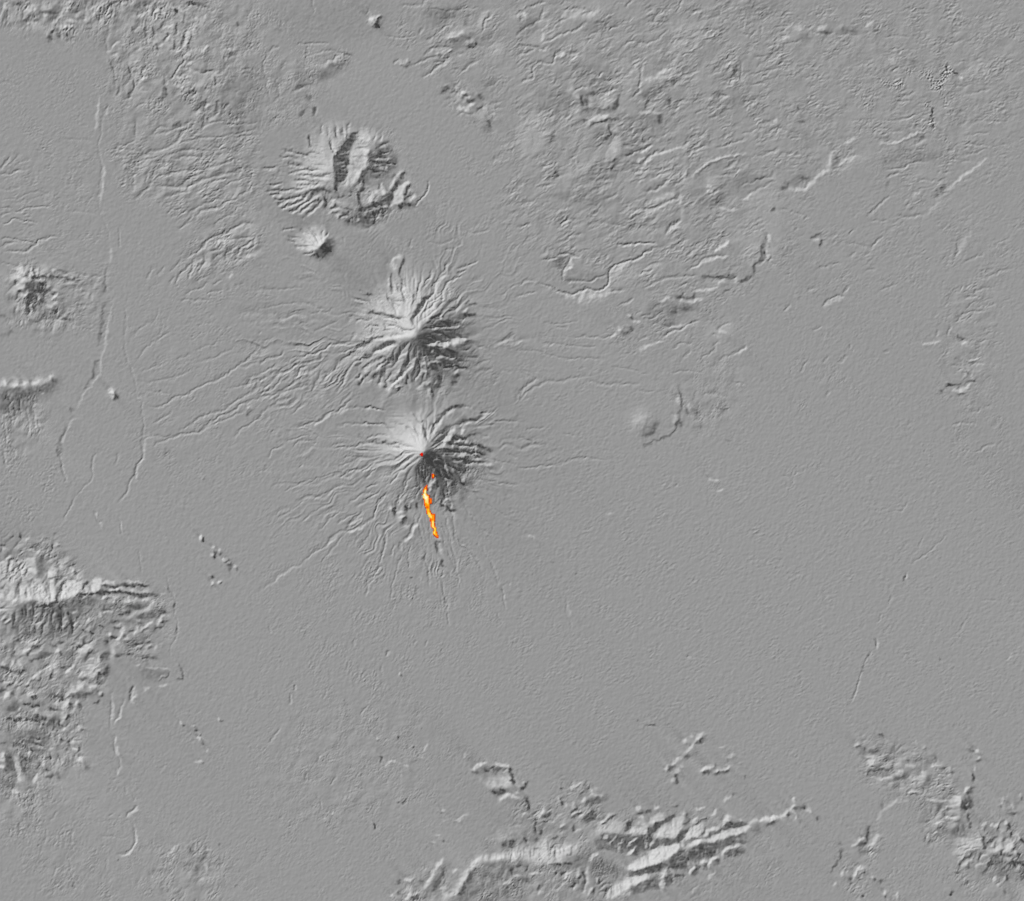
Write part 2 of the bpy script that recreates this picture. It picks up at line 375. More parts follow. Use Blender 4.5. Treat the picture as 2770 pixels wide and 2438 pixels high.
T2 = """
@C
v 4 1.2: 0,325 60,320 110,330 180,340 200,320; 180,290 250,270 300,235 390,220 440,180 480,160
l 6 .3: 170,285 190,240; 60,110 40,90; 0,120 70,90
v 5 1.1: 440,100 480,95 515,75; 0,240 60,190 110,170 160,130 180,60; 20,140 70,110; 290,160 310,130; 0,380 60,365 120,350
l 7 .2: 480,120 540,90 570,50; 320,110 400,105 450,80
v 4 1.1: 110,450 170,435 240,440 265,400 270,370 300,350; 30,570 60,550 105,545 105,490 120,455; 90,50 140,30 200,10
l 7 .35: 290,378 350,388 400,380
v 4 .9: 730,325 790,290 870,300 920,298 980,265 1040,210; 750,50 800,0; 1110,80 1150,0; 630,210 700,180
v 5 .9: 860,450 860,540 850,600; 320,80 400,60 490,70
v 5 1.3: 850,560 840,630 805,680
l 6 .32: 880,560 960,530 1010,500 1100,470
l 7 -.4: 885,660 910,700 890,755
l 5 .3: 930,700 900,750; 850,790 950,780 1000,790
v 4 1.3: 400,630 450,605 475,610; 535,520 570,530 590,500; 600,560 650,555
l 8 -.38: 440,660 445,740; 470,660 540,640; 470,690 490,730
l 7 -.45: 703,650 692,710 660,765
l 8 .3: 650,700 600,690; 500,740 520,700; 390,650 420,680
v 5 1.3: 590,640 640,640 690,620
l 6 -.35: 460,770 520,765; 560,765 650,762; 460,820 465,850
l 6 .5: 480,868 510,840 560,815 640,805
l 4 -.5: 490,882 560,845 640,830 700,830
l 5 -.4: 640,880 640,940 610,975
l 8 .22: 680,880 700,930; 650,1010 690,1060; 390,760 420,780; 350,640 370,600
l 8 -.5: 690,1110 665,1150 650,1190
v 5 1.5: 760,1090 810,1055 870,1050 940,1000; 880,1160 890,1110 930,1080 960,1060 1040,1040; 740,1020 820,1020; 800,1190 860,1190
l 4 .35: 950,1070 1010,1070 1070,1040 1150,1030; 850,1210 870,1160 920,1110 940,1075; 830,1130 880,1090; 860,1070 940,1010
l 5 -.3: 740,1090 800,1060; 780,1140 860,1130
v 5 1: 960,1190 1030,1170 1070,1150; 1180,1080 1240,1040 1320,1010; 850,1000 910,970 990,965; 720,910 800,905
l 4 .38: 1210,1230 1280,1170 1350,1120 1440,1090 1590,1070
l 4 -.25: 1225,1235 1290,1180 1360,1130 1450,1098 1590,1085; 1175,1240 1195,1170
l 4 .3: 1140,1240 1180,1180 1215,1130; 1310,1280 1350,1300; 1310,1330 1360,1330
v 5 .9: 510,1340 600,1290 640,1280; 940,1240 1000,1210 1060,1190; 380,1090 400,1140; 600,1390 700,1350
v 6 1.5: 880,1340 940,1320 1000,1290 1060,1240
v 6 1.5: 820,1460 880,1460 950,1450 1020,1410 1090,1390 1115,1360
v 5 1.8: 1030,1620 1060,1580 1100,1550 1135,1525
l 8 .25: 1075,1590 1130,1570; 960,1390 1090,1340
l 4 .2: 1140,1300 1135,1380 1140,1460 1145,1520
v 4 1.2: 700,1705 780,1700 850,1690 960,1690
l 8 -.3: 260,1190 275,1240; 250,930 215,990; 1070,560 1100,570; 1050,690 1050,730; 980,800 990,860
v 5 .7: 280,1770 340,1765 410,1780; 170,820 200,780 240,770; 300,1050 340,1040; 300,1590 330,1540 420,1530; 0,1580 90,1560; 350,1640 450,1630; 500,1560 600,1550 700,1570 800,1580; 700,1480 750,1470; 560,1460 590,1440; 910,1540 970,1500; 400,1380 500,1360
l 6 .35: 1370,1750 1420,1710 1470,1670
v 4 .7: 1370,650 1460,640; 1660,1090 1720,1070 1799,1050; 1560,930 1640,910 1700,860 1760,850; 1550,1290 1620,1270 1720,1240 1799,1220; 1600,1350 1700,1300 1799,1260; 1380,1030 1470,1000 1600,960; 1450,160 1400,80; 1340,130 1400,110; 1560,430 1550,540 1580,600; 1620,520 1799,480; 1620,590 1720,580; 1650,400 1780,380; 1600,320 1680,350; 910,160 1070,150; 1550,230 1620,250 1660,200; 1700,180 1690,230; 1140,390 1200,370; 1100,750 1130,710 1180,700; 1240,790 1280,770; 1380,1220 1500,1210 1560,1170
l 6 -.25: 1410,1390 1330,1440; 1350,660 1450,655; 1720,1220 1650,1250; 1520,450 1510,540
l 5 .3: 1320,690 1350,680; 1400,1450 1530,1460; 1640,1350 1560,1400; 1430,680 1470,670
l 5 -.4: 1722,1640 1742,1700 1718,1770; 1776,1440 1776,1475
l 5 .45: 1732,1690 1738,1745; 1745,1640 1760,1660
m 30 .08 -28 50: 0,0 1799,0 1799,900 1500,1300 1799,1799 0,1799
m 14 .075 -28 50: 0,0 1799,0 1799,900 1500,1300 1799,1799 0,1799
m 18 .07 -20 40: 900,0 1799,0 1799,700 900,700
m 12 .05 i 40: 900,0 1799,0 1799,700 900,700
n 10 0.036 90 20: 1680,1600 1799,1600 1799,1799 1680,1799
n 44 0.045 -30 60: 0,0 1799,0 1799,900 1500,1300 1799,1799 0,1799
n 44 0.030 -20 60: 900,0 1799,0 1799,800 900,800
@D
n 9 .5 i 5: 980,470 1060,470 1150,480 1165,560 1220,540 1250,430 1290,440 1300,490 1380,550 1300,520 1260,540 1230,600 1220,650 1270,700 1250,750 1200,720 1190,620 1120,630 1165,580 1100,550 1000,550
n 9 .5 i 5: 1090,740 1160,700 1180,730 1170,850 1200,880 1140,890 1150,800 1140,750
n 9 .45 i 5: 780,540 820,560 880,570 960,540 970,600 820,600
n 8 .12 90 16: 690,620 800,600 750,800 640,880
n 8 .45 i 5: 1270,780 1330,760 1270,800; 20,1430 60,1440 60,1490 30,1480; 1220,950 1280,960 1310,1000 1240,980
l 3 -.6: 1165,740 1165,800 1155,850; 1260,440 1262,490; 1310,500 1340,520; 1160,870 1165,885; 1240,500 1230,540
l 3 .5: 1175,580 1180,610; 1350,540 1365,550; 1165,860 1180,870
l 4 .38: 800,990 870,1000 920,990 1000,950 1090,910
l 4 -.25: 920,1003 1000,965 1095,925; 820,975 860,955
v 4 .8: 930,690 980,670 1040,640; 930,710 1000,700; 1040,1000 1110,970; 885,510 900,480 930,465
l 7 .35: 160,1310 240,1320 300,1300 360,1230 430,1180 460,1080 500,1040
l 9 -.25: 480,1080 500,1120 480,1150; 240,1240 290,1240
l 7 .3: 500,1160 560,1110 620,1100; 560,1000 620,950
f -.1 8: 160,1270 200,1210 300,1210 320,1260 250,1290 180,1300
l 6 -.38: 152,1260 145,1310 110,1300
v 4 .9: 840,1180 920,1170 970,1160 1030,1130 1120,1120; 850,1240 880,1215 960,1210
l 6 -.2: 830,1100 830,1140; 850,1260 850,1300
l 5 .3: 1270,1320 1310,1290 1360,1230 1430,1190 1500,1130 1540,1090
l 6 -.3: 1180,1365 1230,1315 1270,1285; 1110,950 1080,960
l 8 .15: 1030,1370 1080,1330; 1120,1490 1180,1440 1220,1400
v 4 .6: 1390,1010 1470,1010 1570,1015; 1380,1080 1470,1060 1540,1045; 1360,1130 1430,1110; 1380,950 1470,930 1560,930; 1320,600 1400,600; 1390,650 1480,640 1560,620; 1560,840 1640,850; 1320,440 1390,425
v 4 .8: 720,1500 780,1440 830,1390 870,1360; 930,1500 1000,1510 1100,1490
v 4 .6: 0,1060 60,1050 90,1030; 100,1070 200,1065; 180,960 240,950; 230,130 350,230 480,230; 490,240 650,245; 60,200 160,180; 100,320 250,280; 700,190 720,160; 780,210 800,170; 830,260 960,250 1000,270; 1200,270 1300,300 1380,270; 1210,150 1290,100; 60,890 150,910 260,940; 560,1140 600,1100 650,1080; 380,740 500,720; 0,850 60,860; 440,1180 560,1160; 850,840 960,830 1050,800; 930,640 1000,620; 760,680 800,660; 850,920 960,910; 1250,1240 1200,1260 1060,1250; 270,1500 180,1470 100,1450; 270,1520 300,1510; 560,1690 640,1700 720,1720 760,1690 800,1660; 580,1630 620,1600; 740,1540 850,1530; 0,1190 70,1250; 40,1220 70,1200
l 5 -.4: 310,1650 350,1640 390,1620; 395,1660 380,1710; 240,840 260,850; 230,750 220,780
l 5 .3: 60,850 80,820; 335,1670 370,1660; 220,760 230,790
v 5 .5: 1350,1700 1330,1790
l 6 .15: 1350,1740 1380,1680 1440,1620
m 24 .08 -15 50: 0,0 1799,0 1799,1100 1500,1100 1200,1400 900,1500 850,1100 600,1100 400,1300 0,1300
m 12 .07 -20 50: 0,0 1799,0 1799,1000 1500,1100 1200,1400 900,1500 850,1100 600,1100 400,1300 0,1300
m 14 .06 -40 50: 1300,0 1799,0 1799,700 1400,500
m 12 .08 i 16: 0,1640 150,1640 160,1799 0,1799
m 26 .04 -30 60: 0,1400 1799,1200 1799,1799 0,1799
@E
f .5 5: 80,390 100,350 150,310 185,300 175,350 145,390 105,420
l 6 .55: 215,325 210,375; 262,330 250,365; 380,330 370,350; 300,410 310,400
l 6 -.5: 240,335 225,400; 155,390 190,360; 110,400 100,440
l 6 .45: 115,440 150,412 190,405; 130,460 170,450
f -.42 6: 165,435 220,405 300,425 330,470 285,540 200,550 180,490 130,500 120,480
l 7 .7: 140,522 170,505 200,492; 265,505 280,520
l 6 .5: 305,465 350,442; 345,540 400,505; 240,450 260,470; 250,410 290,400
l 6 -.6: 240,462 290,472 325,490; 330,480 380,500; 130,490 160,480; 270,440 310,430
l 8 -.6: 200,540 190,600 190,645
l 5 .5: 212,560 210,665; 375,520 400,500; 260,530 270,540
l 8 -.4: 235,560 230,620; 310,600 310,660; 280,560 300,580
l 6 -.35: 395,600 380,640; 100,590 95,640; 400,670 500,680; 370,620 400,610
l 6 .35: 130,570 120,620; 160,620 170,580; 330,580 350,590; 380,560 400,580
l 5 -.5: 220,405 290,382 370,387 440,382; 450,392 530,402
l 6 .25: 270,372 400,377 520,372; 400,420 460,430 520,420
l 6 -.35: 410,435 460,412; 470,350 410,340
v 5 1: 510,465 570,460; 540,370 600,375; 560,490 610,490; 540,580 600,580; 380,680 450,690 520,720; 640,380 700,380; 630,540 640,500
v 4 .9: 10,290 60,297 130,315; 60,210 130,205 190,200 250,150 300,120; 20,180 60,150 100,135
m 15 .16 95 20: 60,560 450,560 520,720 380,800 200,760 60,680
m 16 .12 0 25: 300,340 720,340 720,720 400,720 380,500
m 12 .2 i 12: 60,330 200,290 420,340 450,560 350,680 180,660 60,600
l 8 -.2: 0,790 60,770 100,770; 0,650 20,660
v 5 .7: 740,330 735,420 725,500; 40,680 100,690
l 5 -.25: 730,430 725,500; 728,560 708,650 712,700 700,760 685,850; 690,960 662,985 650,1060 620,1110 580,1160; 500,1290 495,1330; 455,1420 432,1500 410,1560 415,1640
l 4 .2: 790,560 765,640 750,700 735,830 722,900 705,950 695,1030 682,1080 640,1130 590,1190 560,1245 530,1290; 520,1360 480,1420 440,1510 425,1560; 770,180 770,290
v 4 .9: 400,1560 415,1640; 440,1680 435,1720 455,1790
v 4 .55: 870,600 880,680; 870,820 870,900 885,960 905,1000 930,1080 950,1180; 830,100 830,180; 870,700 870,800
v 4 .7: 950,1240 985,1260 990,1350 1000,1430 990,1520 990,1590
l 4 .25: 1010,1540 1005,1600; 945,1220 985,1230; 1020,1480 1060,1490
v 4 .95: 1000,1630 960,1690 945,1750 940,1799
b 10 3: 788,1200
l 9 .55: 772,1180 782,1202
l 8 -.5: 818,1205 790,1232
f .35 5: 0,1095 100,1100 200,1100 300,1090 370,1065 400,1080 330,1110 250,1140 100,1152 0,1140
l 6 .35: 30,1110 40,1125; 90,1140 120,1120; 160,1130 180,1110; 240,1130 260,1110; 340,1090 380,1070
l 6 -.35: 60,1130 70,1110; 140,1130 145,1100; 210,1130 215,1105; 390,1100 360,1110
f -.3 9: 0,1148 200,1155 330,1120 400,1090 390,1150 300,1200 220,1240 160,1330 60,1330 0,1300
v 4 1.4: 70,1340 60,1280 90,1240; 130,1230 150,1340; 180,1290 200,1390; 240,1290 240,1440; 260,1380 280,1460; 30,1380 40,1470 50,1560; 80,1560 110,1620; 300,1200 280,1170; 100,1290 110,1380; 20,1600 50,1700
v 3 1: 10,1200 30,1240 50,1200 30,1180
m 12 .14 92 20: 0,1200 300,1200 320,1460 150,1650 0,1600
v 5 2: 1300,250 1370,210 1430,150 1470,110 1540,90 1640,40 1690,15 1750,15
v 4 1.3: 1490,130 1580,125 1660,120 1760,105; 1225,440 1240,380 1300,320 1350,270; 1310,400 1330,340 1340,290; 1370,350 1420,280 1430,240; 1460,210 1520,190; 1470,260 1540,220
v 4 1.9: 1570,270 1590,210 1640,170; 1640,240 1670,190 1720,160 1765,130; 1700,200 1760,170 1770,120
v 4 .8: 1290,510 1340,480 1400,470; 1440,500 1500,480 1560,470; 1260,550 1300,540 1460,545; 1540,350 1610,340; 1380,470 1450,420; 1480,440 1540,400; 1180,430 1220,380; 1180,350 1260,270; 1600,260 1700,270; 1370,420 1440,380; 1100,380 1140,310; 1020,400 1060,320
l 5 .35: 1660,80 1740,30; 1500,140 1600,110; 1350,300 1400,260; 1700,240 1780,230; 1590,390 1620,370
m 14 .16 -38 18: 1240,400 1250,280 1480,90 1799,0 1799,280 1560,330 1350,430
m 14 .06 -20 30: 1200,450 1799,250 1799,600 1200,600
v 4 .65: 960,960 1000,890 1050,850 1130,800 1190,760; 1010,1115 1080,1110 1150,1095 1240,1070 1310,1040; 1380,980 1480,950 1560,910 1620,890
v 4 .5: 910,810 960,760 1010,710 1070,700 1090,650 1110,600; 990,1050 1060,1010 1150,990; 1170,1110 1230,1080; 1370,890 1450,860 1540,830; 1230,960 1330,920
v 4 1.2: 1050,1290 1120,1280 1180,1250 1220,1220 1300,1200 1380,1150 1480,1110 1560,1065 1640,1010 1720,960 1799,880
v 4 .7: 1030,1185 1100,1185 1180,1195; 1060,1410 1120,1370 1200,1320
v 4 1.1: 1250,1450 1330,1410 1380,1370 1460,1335 1560,1305 1650,1240 1720,1200 1799,1150
v 4 1.2: 1070,1560 1110,1530 1180,1510 1240,1485 1310,1470 1390,1460 1460,1400 1530,1350 1600,1330 1680,1270 1760,1240 1799,1230
v 4 .8: 1000,1540 1010,1500 1060,1495 1150,1495 1230,1480; 1650,1010 1720,1000 1799,975; 1600,1160 1700,1130 1799,1090; 1690,1150 1799,1100; 1450,1420 1550,1380 1700,1310
v 4 1: 1630,1500 1660,1460 1700,1430 1740,1410 1799,1370
l 6 -.3: 1745,1310 1712,1350
l 6 .3: 1750,1280 1720,1290
l 14 -.1: 1160,1610
v 4 .5: 640,1740 650,1650 680,1600; 820,1610 800,1700
b 6 1: 1410,1780
m 13 .05 -22 60: 900,300 1250,300 1799,600 1799,1799 900,1799
n 9 0.030 i 30: 1250,900 1799,800 1799,1400 1250,1400
@F
l 5 -.65: 1012,240 1000,290 980,330 975,360
l 6 .4: 920,300 930,265 990,235; 945,340 940,290
v 4 1.5: 1260,380 1310,300; 1380,360 1440,340; 1380,330 1400,320 1470,300 1520,270; 1200,340 1170,430
v 4 .9: 620,520 700,545 790,570; 660,590 740,610; 640,830 680,770; 700,480 780,510; 580,640 680,660 760,700
v 4 2: 290,950 360,920 460,890 490,860 550,850 620,855 680,850
v 4 1.5: 10,985 90,945 160,930 170,900; 560,1000 580,960 640,920 670,905; 590,1120 610,1050 640,1000 670,975; 700,1130 730,1090
v 4 .6: 1560,750 1620,730 1700,690 1760,680; 0,610 120,580 200,570 350,570; 210,630 260,625; 30,840 100,800; 250,720 340,700; 380,770 480,720 560,680; 350,640 450,630 520,610; 0,470 150,470 300,460; 1480,900 1570,860; 1500,1000 1600,960; 1480,1060 1620,1020; 0,780 20,760; 1680,520 1780,440; 340,780 280,740
v 4 1.3: 0,1050 60,1035 110,1000; 0,1110 50,1080; 0,1200 60,1180 130,1130 170,1080; 0,1220 100,1210 180,1160 230,1130 300,1080; 110,1240 150,1200 200,1170; 240,1110 300,1020 340,990; 370,1190 400,1120 430,1060; 420,1130 500,1060 540,1020 550,960; 540,1180 580,1130 600,1060
v 4 .9: 0,1370 30,1320 80,1290 150,1240; 210,970 260,1000 320,1000; 150,1050 220,1040; 160,1110 210,1090; 260,1160 340,1140 400,1140; 440,1160 500,1140; 180,1180 260,1160; 330,1060 420,1000; 560,1270 620,1210 640,1180; 230,1340 330,1250; 40,1160 110,1090 180,1000
m 16 .14 -35 30: 0,950 300,930 600,880 750,1000 560,1250 300,1250 0,1250
v 4 1.5: 270,1430 330,1410 400,1395 440,1370 470,1340 540,1320 600,1280 640,1240
l 4 .3: 450,1380 500,1345; 380,1415 440,1390; 560,1340 620,1300
v 4 .9: 620,1295 700,1290 780,1290 880,1310; 540,1420 600,1410 660,1400 740,1405 850,1408 900,1430
v 4 1.3: 490,1575 560,1570 640,1570 710,1545 780,1530 840,1525 900,1545 960,1565 1010,1570; 750,1510 820,1490 900,1490
v 4 1: 1540,1335 1640,1325; 1600,1385 1799,1390; 1530,1480 1600,1500; 1500,1430 1640,1410; 1740,1620 1790,1640; 1640,1660 1700,1700
v 3 .9: 560,1780 650,1740; 620,1740 700,1720; 200,1530 280,1500 340,1490; 60,1640 110,1580 180,1560; 240,1560 300,1520 400,1540; 590,1640 700,1630
f .18 16: 900,1450 1100,1400 1180,1500 1150,1590 1000,1600 920,1540
m 10 .12 i 14: 1050,400 1400,420 1450,1100 1200,1250 850,1200 650,1050 650,850 850,450
m 10 .12 i 14: 1170,1400 1500,1450 1500,1799 1000,1799 950,1650 1150,1600
m 12 .05 -12 50: 0,450 600,450 500,850 0,1000
m 12 .05 -30 50: 0,1250 600,1250 700,1799 0,1799
m 14 .05 -15 50: 1450,500 1799,400 1799,1300 1450,1300
"""
